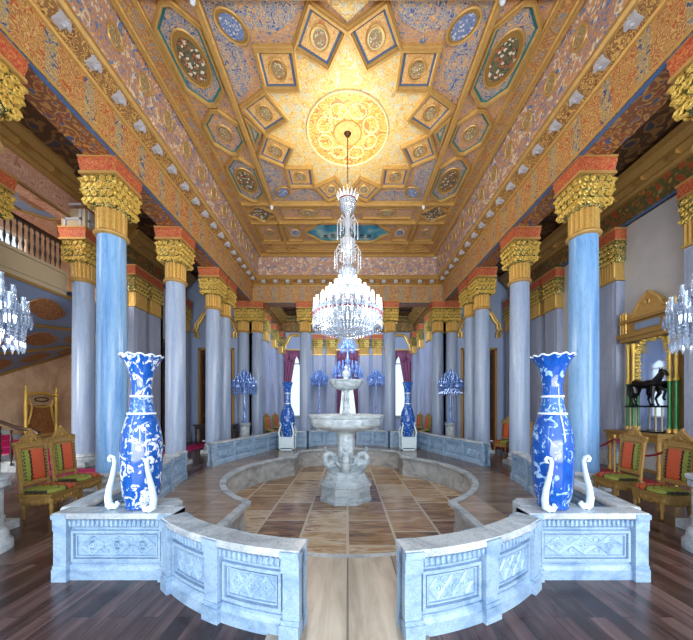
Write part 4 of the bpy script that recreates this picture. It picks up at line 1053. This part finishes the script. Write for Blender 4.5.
# gilt screens
def screen(label, loc, rz):
    t = thing('gilt_screen', label, 'screen', loc, rz, 'carved gilt stands in the staircase hall')
    for s in (-1, 1):
        mb = MB(); mb.lathe([(.06, 0), (.07, .2), (.04, .5), (.055, .9), (.05, 1.2), (.065, 1.5), (.04, 1.8), (.065, 2.0), (.03, 2.12), (.045, 2.2), (.005, 2.3)], (s*.5, 0, 0), 10, mod=lambda a, z: 1+.12*sin(z*40))
        mb.build('post', 'gold_leaf', t, True)
        m2 = MB(); m2.tube([(s*.44, 0, 1.0), (s*.36, 0, 1.3), (s*.32, 0, 1.6), (s*.38, 0, 1.8)], .035, 6); m2.build('carved_scroll', 'gold', t, True)
    m = MB(); m.tube([(-.48+.096*i, 0, 1.95+.09*sin(PI*i/10)) for i in range(11)], .05, 8); m.tube([(-.42+.084*i, 0, 1.66-.1*sin(PI*i/10)) for i in range(11)], .03, 6); m.build('top_rail', 'gold_leaf', t, True)
    MB().tube([(.22*cos(a), 0, 1.82+.07*sin(a)) for a in [2*PI*i/16 for i in range(16)]], .022, 6, True).build('oval_cartouche', 'dark_wood', t, True)
    MB().box((0, .03, 1.15), (.86, .03, .95)).build('panel', 'brown_loz', t)
    MB().box((0, 0, .62), (1.02, .08, .08)).build('bottom_rail', 'gold', t)
screen('carved gilt stand against the ochre wall under the stair flight', (-10.35, 10.05, 0), PI/2)
screen('carved gilt stand half hidden between the lavender and the blue column at the left', (-9.15, 11.2, 0), 0)
# ------------------------------------------------------------------ gilt chairs (facing +x)
def make_chair():
    t = thing('gilt_chair', 'x', 'chair')
    ap = MB().box((0, 0, .30), (.42, .46, .07))
    ap.box((0, 0, .345), (.46, .50, .025))
    ap.build('seat_frame', 'chair_gold', t)
    cr = MB()      # carved apron: hanging lobes and shells all round
    for s in (-1, 1):
        for i in range(-4, 5):
            y = i*.05; h = .02+.035*(1-abs(i)/4.5)+.012*(i % 2)
            cr.sphere((s*.212, y, .265-h*.4), .028, 7, 5, (.5, 1, 1+h*12)); cr.sphere((i*.046, s*.232, .265-h*.4), .028, 7, 5, (1, .5, 1+h*12))
        curl(cr, (.225, s*.10, .25), .045, (0, s), 7, .012); curl(cr, (s*.1, .24, .25), .04, (s, 0), 7, .01); curl(cr, (s*.1, -.24, .25), .04, (s, 0), 7, .01)
    cr.build('carved_apron', 'chair_gold', t, True)
    cu = MB(); cu.lathe([(.12, .355), (.235, .358), (.25, .375), (.245, .405), (.20, .425), (.10, .435)], n=28, mod=lambda a, z: sq(a, 5)*.93)
    cu.build('seat_cushion', 'fab_seat', t, True)
    for x in (-.18, .19):
        for y in (-.2, .2):
            MB().lathe([(.016, 0), (.024, .02), (.018, .05), (.020, .10), (.030, .17), (.022, .20), (.034, .24), (.036, .29)], (x, y, 0), 10).build('leg', 'chair_gold', t, True)
    tl = .10
    def bx(z): return -.205-tl*(z-.36)
    fr = MB()
    for s in (-1, 1): fr.tube([(bx(z), s*(.205+.012*(z-.36)), z) for z in (.36, .5, .62, .75, .9, 1.02)], [.026, .02, .023, .02, .024, .026], 8)
    fr.tube([(bx(.47), y, .47) for y in (-.2, -.1, 0, .1, .2)], [.026]*5, 8); fr.tube([(bx(1.0), y, 1.0) for y in (-.2, -.1, 0, .1, .2)], [.026]*5, 8)
    for s in (-1, 1): fr.tube([(bx(z)+.015, s*.185, z) for z in (.48, .7, 1.0)], .015, 6)
    fr.tube([(bx(.5)+.015, y, .5) for y in (-.165, 0, .165)], .015, 6); fr.tube([(bx(.97)+.015, y, .97) for y in (-.165, 0, .165)], .015, 6)
    fr.build('back_frame', 'chair_gold', t, True)
    cs = MB(); pl = [(-.235, 1.0), (-.25, 1.05), (-.20, 1.09), (-.15, 1.10), (-.09, 1.17), (-.035, 1.21), (0, 1.26), (.035, 1.21), (.09, 1.17), (.15, 1.10), (.20, 1.09), (.25, 1.05), (.235, 1.0)]
    k = len(pl); cs.add([(bx(z)-.02, y, z) for y, z in pl]+[(bx(z)+.02, y, z) for y, z in pl], [tuple(range(k)), tuple(range(2*k-1, k-1, -1))]+[(i, (i+1) % k, k+(i+1) % k, k+i) for i in range(k)])
    for s in (-1, 1):
        curl(cs, (bx(1.08)+.02, s*.17, 1.065), .04, (0, s), 8, .012); curl(cs, (bx(1.12)+.02, s*.08, 1.10), .045, (0, s), 8, .012); cs.sphere((bx(1.06), s*.235, 1.07), .028, 7, 5)
    cs.sphere((bx(1.14)+.02, 0, 1.12), .045, 9, 6, (.5, .9, 1.1)); cs.sphere((bx(1.25), 0, 1.25), .026, 8, 6)
    cs.build('carved_crest', 'chair_gold', t, True)
    bk = MB(); NU, NV = 10, 12; vs_ = []; fs = []
    for j in range(NV+1):
        for i in range(NU+1):
            y = -.178+.356*i/NU; z = .50+.50*j/NV; b = .03*(1-(2*i/NU-1)**4)*(1-(2*j/NV-1)**4)
            vs_.append((bx(z)+.012+b, y, z))
    for j in range(NV):
        for i in range(NU): a = j*(NU+1)+i; fs.append((a, a+1, a+NU+2, a+NU+1))
    bk.add(vs_, fs); o = bk.build('back_upholstery', 'fab_back', t, True, fix=False); so = o.modifiers.new('s', 'SOLIDIFY'); so.thickness = .02
    # black tassels beside the orange band
    ts = MB()
    for i in range(9):
        z = .55+.048*i
        for y in (-.165, -.068, .155): ts.sphere((bx(z)+.045, y, z), .010, 5, 4, (.6, 1.4, 1.3))
    tag(ts.build('tassel_trim', 'black', t), kind='stuff')
    return t
ch = make_chair(); GC = 'gilt chairs with orange and green silk'
ch.location = (-4.40, 4.40, 0); ch.rotation_euler = (0, 0, .06); ch['label'] = 'gilt chair with orange and green silk at the left, the one nearer the photo edge'; ch['group'] = GC
dup(ch, (-4.60, 5.08, 0), .06, 'gilt chair with orange and green silk at the left, right beside the big blue column')
dup(ch, (4.60, 4.35, 0), PI-.04, 'gilt chair with orange and green silk at the right, the larger one nearer the camera', scale=(1, -1, 1))
dup(ch, (4.64, 5.12, 0), PI-.04, 'gilt chair with orange and green silk at the right, the farther one below the mirror', scale=(1, -1, 1))
for x, y, rz, lab in ((5.35, 10.2, PI+.5, 'small looking distant gilt chair in the right aisle, left one of two orange backs'), (5.55, 9.55, PI+.5, 'small looking distant gilt chair in the right aisle, right one of two orange backs')):
    dup(ch, (x, y, 0), rz, lab, scale=(1, -1, 1))
for sx, s in ((-1, 'left'), (1, 'right')):
    for k, (y, q) in enumerate(((14.55, 'nearest'), (16.25, 'farther'))):
        dup(ch, (sx*3.75, y, 0), (0 if sx < 0 else PI)+sx*.5, f'{q} distant gilt chair along the {s} side wall of the far bay', scale=(1, -sx*1, 1))
# ------------------------------------------------------------------ crystal
def drop(mb, c, r, h): # pointed prism
    mb.lathe([(.001, 0), (r, -h*.25), (r*.8, -h*.6), (.001, -h)], c, 5, cap=False)
def strand(mb, p, q, n_, r=.014, sag=0):
    for i in range(n_):
        t = (i+.5)/n_; c = Vector(p).lerp(Vector(q), t); c.z -= sag*sin(PI*t)
        mb.sphere(c, r, 5, 4, (1, 1, 1.4))
def lamp_arm(r0, r1, z0, z1, cup=.05, h=.2, rr=.042, mat='crystal', lamp='lamp', par=None, drops=3, dl=.12):
    m = MB(); m.tube([(r0, 0, z0), (r0+(r1-r0)*.35, 0, z0-.09), (r0+(r1-r0)*.8, 0, z0-.05), (r1, 0, z1)], .012, 5)
    m.lathe([(.01, -.02), (cup, 0), (cup*1.15, .02), (cup*.5, .03)], (r1, 0, z1), 10)
    for i in range(drops*2):
        a = 2*PI*i/(drops*2); drop(m, (r1+cup*cos(a), cup*sin(a), z1), .014, dl)
    o = m.build('arm', mat, par, True)
    l = MB(); l.lathe([(rr*.5, .02), (rr*.9, .05), (rr, h*.45), (rr*.7, h*.75), (rr*.8, h), (rr*.6, h)], (r1, 0, z1), 10)
    l.build('lamp_shade', lamp, o, True); return o
cz = thing('chandelier', 'huge lit crystal chandelier with ruby beads hanging over the fountain', 'chandelier', (0, CY, 0))
hk = MB()
for i in range(30):
    z = 6.78+i*.048; a = (i % 2)*PI/2
    hk.tube([(.014*cos(t)*cos(a), .014*cos(t)*sin(a), z+.030*sin(t)) for t in [2*PI*j/8 for j in range(8)]], .008, 5, True)
hk.build('chain', 'chain', cz, True)
MB().lathe([(.01, 8.10), (.05, 8.14), (.09, 8.20), (.12, 8.225)], n=16).build('ceiling_hook', 'chain', cz, True)
cr = MB(); cr.lathe([(.05, 6.30), (.14, 6.36), (.17, 6.42), (.15, 6.50), (.20, 6.55), (.215, 6.58), (.12, 6.60)], n=32)
for i in range(16):
    a = 2*PI*i/16; c_ = cos(a); s_ = sin(a)
    cr.tube([(.19*c_, .19*s_, 6.57), (.235*c_, .235*s_, 6.64), (.27*c_, .27*s_, 6.74)], [.028, .034, .006], 5, flat=.5)
cr.build('crown', 'crystal_white', cz, True)
MB().tube([(.205*cos(2*PI*i/24), .205*sin(2*PI*i/24), 6.565) for i in range(24)], .016, 6, True).build('ruby_ring', 'red_glass', cz, True)
cv_ = MB()
for i in range(18):
    a = 2*PI*i/18; c_, s_ = cos(a), sin(a)
    strand(cv_, (.2*c_, .2*s_, 6.54), (.13*c_, .13*s_, 6.22), 8, .014)
    strand(cv_, (.13*c_, .13*s_, 5.62), (.17*c_, .17*s_, 5.42), 5, .014)
    strand(cv_, (.16*c_, .16*s_, 4.98), (.24*c_, .24*s_, 4.66), 7, .016)
tag(cv_.build('bead_curtain', 'crystal', cz, True), kind='stuff')
MB().lathe([(.03, 4.3), (.07, 4.5), (.20, 4.78), (.21, 4.86), (.15, 4.93), (.06, 5.0), (.05, 5.2), (.08, 5.35), (.15, 5.42), (.175, 5.55), (.165, 5.62), (.07, 5.70), (.05, 5.9), (.08, 6.05), (.05, 6.2), (.08, 6.30)], n=28, mod=lambda a, z: 1+.06*cos(14*a)).build('glass_stem', 'crystal_white', cz, True)
def crook(r, z, par, name='crook_arm'):
    m = MB(); m.tube([(.05, 0, z-.12), (r*.45, 0, z+.08), (r*.8, 0, z+.12), (r, 0, z+.02), (r*1.02, 0, z-.08)], .012, 5)
    strand(m, (r*1.02, 0, z-.09), (r*1.02, 0, z-.30), 6, .016); drop(m, (r*1.02, 0, z-.30), .022, .10)
    strand(m, (r*.6, 0, z+.10), (r*.6, 0, z-.12), 5, .013); drop(m, (r*.6, 0, z-.12), .018, .08)
    return m.build(name, 'crystal_white', par)
c1 = crook(.24, 6.02, cz)
for i in range(1, 8): child(c1, cz, (0, 0, 0), 2*PI*i/8)
c2 = crook(.31, 5.32, cz)
for i in range(1, 10): child(c2, cz, (0, 0, 0), 2*PI*i/10)
for n_, r, z in ((8, .27, 4.44), (14, .45, 4.26), (18, .62, 4.08), (24, .80, 3.90)):
    a0 = lamp_arm(max(.05, r-.32), r, z+.02, z, par=cz, h=.24, rr=.041)
    for i in range(1, n_): child(a0, cz, (0, 0, 0), 2*PI*i/n_)
dr_ = MB()
for i in range(48):
    a = 2*PI*i/48; c_, s_ = cos(a), sin(a)
    for r, z, L in ((.83, 3.86, .30), (.70, 3.98, .2), (.62, 3.70, .24), (.42, 4.2, .2)):
        if r < .5 and i % 2: continue
        strand(dr_, (r*c_, r*s_, z), (r*c_, r*s_, z-L), 5, .015); drop(dr_, (r*c_, r*s_, z-L), .022, .12)
    strand(dr_, (.83*c_, .83*s_, 3.62), (.55*c_, .55*s_, 3.42), 6, .015); strand(dr_, (.55*c_, .55*s_, 3.42), (.2*c_, .2*s_, 3.32), 5, .015)
tag(dr_.build('prism_curtain', 'crystal', cz), kind='stuff')
rb_ = MB()
for i in range(48):
    a = 2*PI*(i+.5)/48; rb_.sphere((.845*cos(a), .845*sin(a), 3.77), .024, 6, 5); rb_.sphere((.72*cos(a), .72*sin(a), 3.99), .018, 6, 5)
tag(rb_.build('ruby_beads', 'red_glass', cz, True), kind='stuff')
MB().lathe([(.01, 3.28), (.10, 3.30), (.34, 3.36), (.60, 3.50), (.74, 3.66), (.78, 3.78), (.74, 3.80), (.3, 3.84)], n=48, mod=lambda a, z: 1+.015*cos(24*a)).build('glass_bowl', 'crystal_clear', cz, True)
MB().lathe([(.001, 3.14), (.04, 3.18), (.05, 3.24), (.02, 3.29)], n=12).build('bottom_drop', 'crystal', cz, True)

def candelabra(label, x, y, z0, R, near, group, mat='crystal', pole=1.3):
    t = thing('candelabra', label, 'candelabra', (x, y, z0), 0, group)
    MB().lathe([(.15, 0), (.16, .03), (.09, .08), (.05, .14), (.07, .24), (.035, .34), (.045, .5), (.08, .58), (.04, .66), (.035, pole*.8), (.07, pole*.9), (.04, pole), (.05, pole+.3), (.09, pole+.42), (.03, pole+.5), (.05, pole+.66), (.004, pole+.74)], n=14).build('glass_stem', mat, t, True)
    for n_, r, z, h in ((14, R, pole+.08, .19), (12, R*.76, pole+.22, .18), (9, R*.50, pole+.36, .18), (5, R*.24, pole+.48, .16)):
        a0 = lamp_arm(.04, r, z, z, par=t, h=h, rr=.030, mat=mat, lamp=mat, dl=.15, cup=.042, drops=4)
        for i in range(1, n_): child(a0, t, (0, 0, 0), 2*PI*i/n_)
    m = MB()
    for i in range(28):
        a = 2*PI*i/28
        for f_, zz, L in ((1, .02, .22), (.8, .16, .30), (.55, .28, .34)):
            if f_ < 1 and i % 2: continue
            strand(m, (R*f_*cos(a), R*f_*sin(a), pole+zz), (R*f_*.95*cos(a), R*f_*.95*sin(a), pole+zz-L), 5, .017); drop(m, (R*f_*.95*cos(a), R*f_*.95*sin(a), pole+zz-L), .024, .15)
    tag(m.build('prism_curtain', mat, t), kind='stuff'); return t
def pedestal(label, x, y, h, r=.27):
    t = thing('pedestal', label, 'pedestal', (x, y, 0), 0, 'round marble pedestals under the candelabra')
    MB().lathe([(r*1.12, 0), (r*1.12, .08), (r, .12), (r*.98, .2), (r*.86, .24)], n=32).build('base', 'coping', t, True)
    MB().lathe([(r*.80, .22), (r*.80, h-.14)], n=48, mod=lambda a, z: 1+.02*cos(16*a)).build('drum', 'fountain', t, True)
    MB().lathe([(r*.82, h-.15), (r*.95, h-.11), (r*.95, h-.05), (r*1.02, h-.03), (r*1.02, h), (r*.3, h+.002)], n=32).build('cap', 'coping', t, True)
GN = 'crystal candelabra on marble pedestals'
for sx, s in ((-1, 'left'), (1, 'right')):
    pedestal(f'round pale marble pedestal at the {s} edge of the photo', sx*4.04, 3.21, .82, .26)
    candelabra(f'big glittering crystal candelabra cut by the {s} photo edge', sx*4.04, 3.21, .825, .39, 1, GN, 'crystal', 1.74)
    pedestal(f'round marble pedestal beyond the {s} side parapet, far half of the hall', sx*4.16, 12.0, .93, .24)
    candelabra(f'blue crystal candelabra beyond the {s} side parapet before the paired columns', sx*4.16, 12.0, .935, .46, 1, GN, 'crystal_blue', 1.45)
    pedestal(f'small round pedestal by the far bay wall, {s} of the fountain', sx*1.75, 18.4, .95, .24)
    candelabra(f'blue crystal candelabra in the far bay, {s} of the fountain', sx*1.75, 18.4, .955, .52, 1, GN, 'crystal_blue', 2.25)
# hanging chandelier of the far bay
t = thing('chandelier', 'blue crystal chandelier hanging in the far bay above the fountain', 'chandelier', (0, 16.8, 0))
MB().tube([(0, 0, 5.4), (0, 0, 7.38)], .02, 6).build('chain', 'chain', t)
MB().lathe([(.02, 2.95), (.12, 3.05), (.2, 3.2), (.08, 3.4), (.06, 3.9), (.18, 4.1), (.08, 4.3), (.05, 4.7), (.16, 4.85), (.2, 5.05), (.1, 5.2), (.14, 5.4), (.03, 5.5)], n=16).build('glass_stem', 'crystal_blue', t, True)
for n_, r, z in ((18, .85, 3.35), (16, .72, 3.6), (12, .52, 3.88), (8, .36, 4.75), (6, .22, 5.05)):
    a0 = lamp_arm(.05, r, z, z, par=t, h=.24, rr=.05, mat='crystal_blue', lamp='crystal_blue', dl=.18)
    for i in range(1, n_): child(a0, t, (0, 0, 0), 2*PI*i/n_)

# ------------------------------------------------------------------ right wall: mirror, console, horse, rope
mr = thing('pier_mirror', 'tall gilt pier mirror with green columns and pediment on the right wall', 'mirror', (WX-.01, 7.04, 1.0), 0)
mr.scale = (1, .84, 1)
MB().box((-.04, 0, 1.2), (.03, 1.0, 2.36)).build('mirror_glass', 'mirror', mr)
MB().box((-.015, 0, 1.3), (.03, 1.44, 2.6)).build('backboard', 'old_gold', mr)
for s in (-1, 1):
    for q in (.50, .66):
        MB().lathe([(.045, .08), (.05, .12), (.042, .16), (.042, 1.12), (.05, 1.16)], (-.11, s*q, 0), 12).build('green_column', 'green_marble', mr, True)
        MB().lathe([(.06, 0), (.06, .08), (.045, .1)], (-.11, s*q, 0), 12).build('column_foot', 'gold', mr, True)
        MB().lathe([(.055, 1.16), (.06, 1.2), (.04, 1.25), (.03, 1.4), (.045, 1.6), (.03, 1.8), (.045, 2.0), (.06, 2.16)], (-.11, s*q, 0), 10, mod=lambda a, z: 1+.12*sin(z*50)).build('upper_colonnette', 'gold_leaf', mr, True)
fr = MB()
for i in range(13):
    y = -.46+.92*i/12; fr.sphere((-.08, y, 2.28-.10*abs(sin(i*PI/4))-.3*(abs(y)/.46)**6), .05, 7, 5)
for s in (-1, 1):
    for k in range(10): fr.sphere((-.08, s*(.44-.03*(k % 2)), 2.1-k*.09), .04, 6, 5)
fr.build('carved_fringe', 'gold_leaf', mr, True)
MB().box((-.13, 0, 2.26), (.26, 1.5, .10)).box((-.15, 0, 2.36), (.32, 1.6, .10)).box((-.10, 0, 2.55), (.18, 1.3, .28)).box((-.14, 0, 2.72), (.30, 1.56, .07)).build('entablature', 'old_gold', mr)
MB().box((-.195, 0, 2.55), (.02, .7, .16)).build('entablature_panel', 'slate_blue', mr)
for s in (-1, 1):
    for q in (.60, .68, .76): MB().lathe([(.03, 2.42), (.018, 2.5), (.03, 2.6), (.018, 2.7), (.03, 2.9), (.012, 2.98)], (-.22, s*q, 0), 8).build('gallery_spindle', 'gold', mr, True)
pm = MB(); pp = [(-.66, 2.75), (-.66, 2.84), (-.40, 2.92), (-.28, 3.10), (-.12, 3.24), (0, 3.34), (.12, 3.24), (.28, 3.10), (.40, 2.92), (.66, 2.84), (.66, 2.75)]
k = len(pp); pm.add([(-.16, y, z) for y, z in pp]+[(-.02, y, z) for y, z in pp], [tuple(range(k)), tuple(range(2*k-1, k-1, -1))]+[(i, (i+1) % k, k+(i+1) % k, k+i) for i in range(k)])
pm.tube([(-.17, y, z) for y, z in pp], .035, 6); curl(pm, (-.19, .0, 3.08), .09, (0, 1), 9, .02); pm.build('pediment', 'gold_mould', mr, True)
cn = thing('console_table', 'carved gilt console table under the pier mirror', 'table', (6.95, 7.04, 0))
MB().box((0, 0, .965), (.62, 1.36, .05)).build('table_top', 'chair_gold', cn)
MB().box((0, 0, .86), (.54, 1.28, .14)).build('apron', 'chair_gold', cn)
for sx in (-.2, .2):
    for y in (-.6, .6): MB().lathe([(.06, 0), (.05, .06), (.03, .12), (.05, .3), (.028, .45), (.06, .65), (.05, .79)], (sx, y, 0), 10).build('leg', 'chair_gold', cn, True)
MB().box((0, 0, .10), (.12, 1.2, .05)).build('stretcher', 'chair_gold', cn)
pd = thing('statue_stand', 'small black stand added on the console to carry the reflected horse', 'stand', (7.0, 6.98, .99))  # stand added to hold the horse at the height of its reflection
MB().box((0, 0, .60), (.22, .80, .045)).build('stand_top', 'black', pd); MB().box((0, 0, .02), (.2, .7, .03)).build('stand_foot', 'black', pd)
for a in (-.07, .07):
    for b in (-.3, .3): MB().box((a, b, .3), (.02, .02, .57)).build('leg', 'stone_grey', pd)
hs = MB()
hs.tube([(0, -.26, .44), (0, -.12, .43), (0, .05, .42), (0, .20, .45), (0, .27, .42)], [.05, .095, .085, .10, .05], 10)
hs.tube([(0, -.20, .46), (0, -.29, .58), (0, -.33, .66)], [.075, .055, .04], 8)
hs.tube([(0, -.30, .68), (0, -.37, .66), (0, -.44, .58)], [.042, .04, .022], 8)
for q in (-1, 1): hs.tube([(q*.02, -.31, .70), (q*.025, -.30, .75)], [.014, .003], 5)
hs.tube([(0, .27, .46), (0, .35, .42), (0, .37, .26), (0, .35, .16)], [.025, .035, .03, .006], 7)
hs.tube([(-.045, -.20, .38), (-.05, -.20, .22), (-.05, -.20, .03), (-.05, -.22, .0)], [.045, .026, .02, .026], 7)
hs.tube([(.045, -.22, .38), (.05, -.34, .28), (.05, -.30, .14), (.05, -.33, .10)], [.045, .026, .018, .022], 7)
for q, o_ in ((-1, 0), (1, .05)): hs.tube([(q*.045, .20, .38), (q*.05, .17+o_, .26), (q*.05, .25+o_, .14), (q*.05, .21+o_, .02), (q*.05, .19+o_, 0)], [.06, .038, .022, .018, .024], 7)
hs.v = [(x*1.25, y*1.12, z*1.12) for x, y, z in hs.v]
o = hs.build('horse_statue', 'black', None, True, loc=(7.0, 6.98, 1.625)); tag(o, 'black bronze horse statue built in place of a reflection in the pier mirror', 'statue')  # solid horse stands in for one reflected in the mirror
rp = thing('rope_barrier', 'red velvet rope on brass posts before the gilt console', 'barrier', (6.2, 6.9, 0))
ys = (-1.3, 0, 1.3)
for y in ys: MB().lathe([(.12, 0), (.12, .02), (.02, .04), (.018, .85), (.03, .88), (.03, .93), (.005, .95)], (0, y, 0), 12).build('post', 'gold', rp, True)
for a, b in zip(ys, ys[1:]): MB().tube([(0, a+(b-a)*i/10, .84-.28*sin(PI*i/10)) for i in range(11)], .022, 7).build('rope', 'pelmet', rp, True)
# dark table in the far left aisle
tb = thing('hall_table', 'long dark wooden table in the far left aisle before the door', 'table', (-5.55, 12.55, 0))
MB().box((0, 0, .80), (1.7, .55, .06)).box((0, 0, .70), (1.6, .48, .12)).build('table_top', 'dark_wood', tb)
for a in (-.76, .76):
    for b in (-.2, .2): MB().lathe([(.04, 0), (.05, .1), (.03, .3), (.05, .5), (.04, .66)], (a, b, 0), 8).build('leg', 'dark_wood', tb, True)
MB().box((0, .22, .35), (1.5, .03, .45)).build('modesty_panel', 'dark_wood', tb)
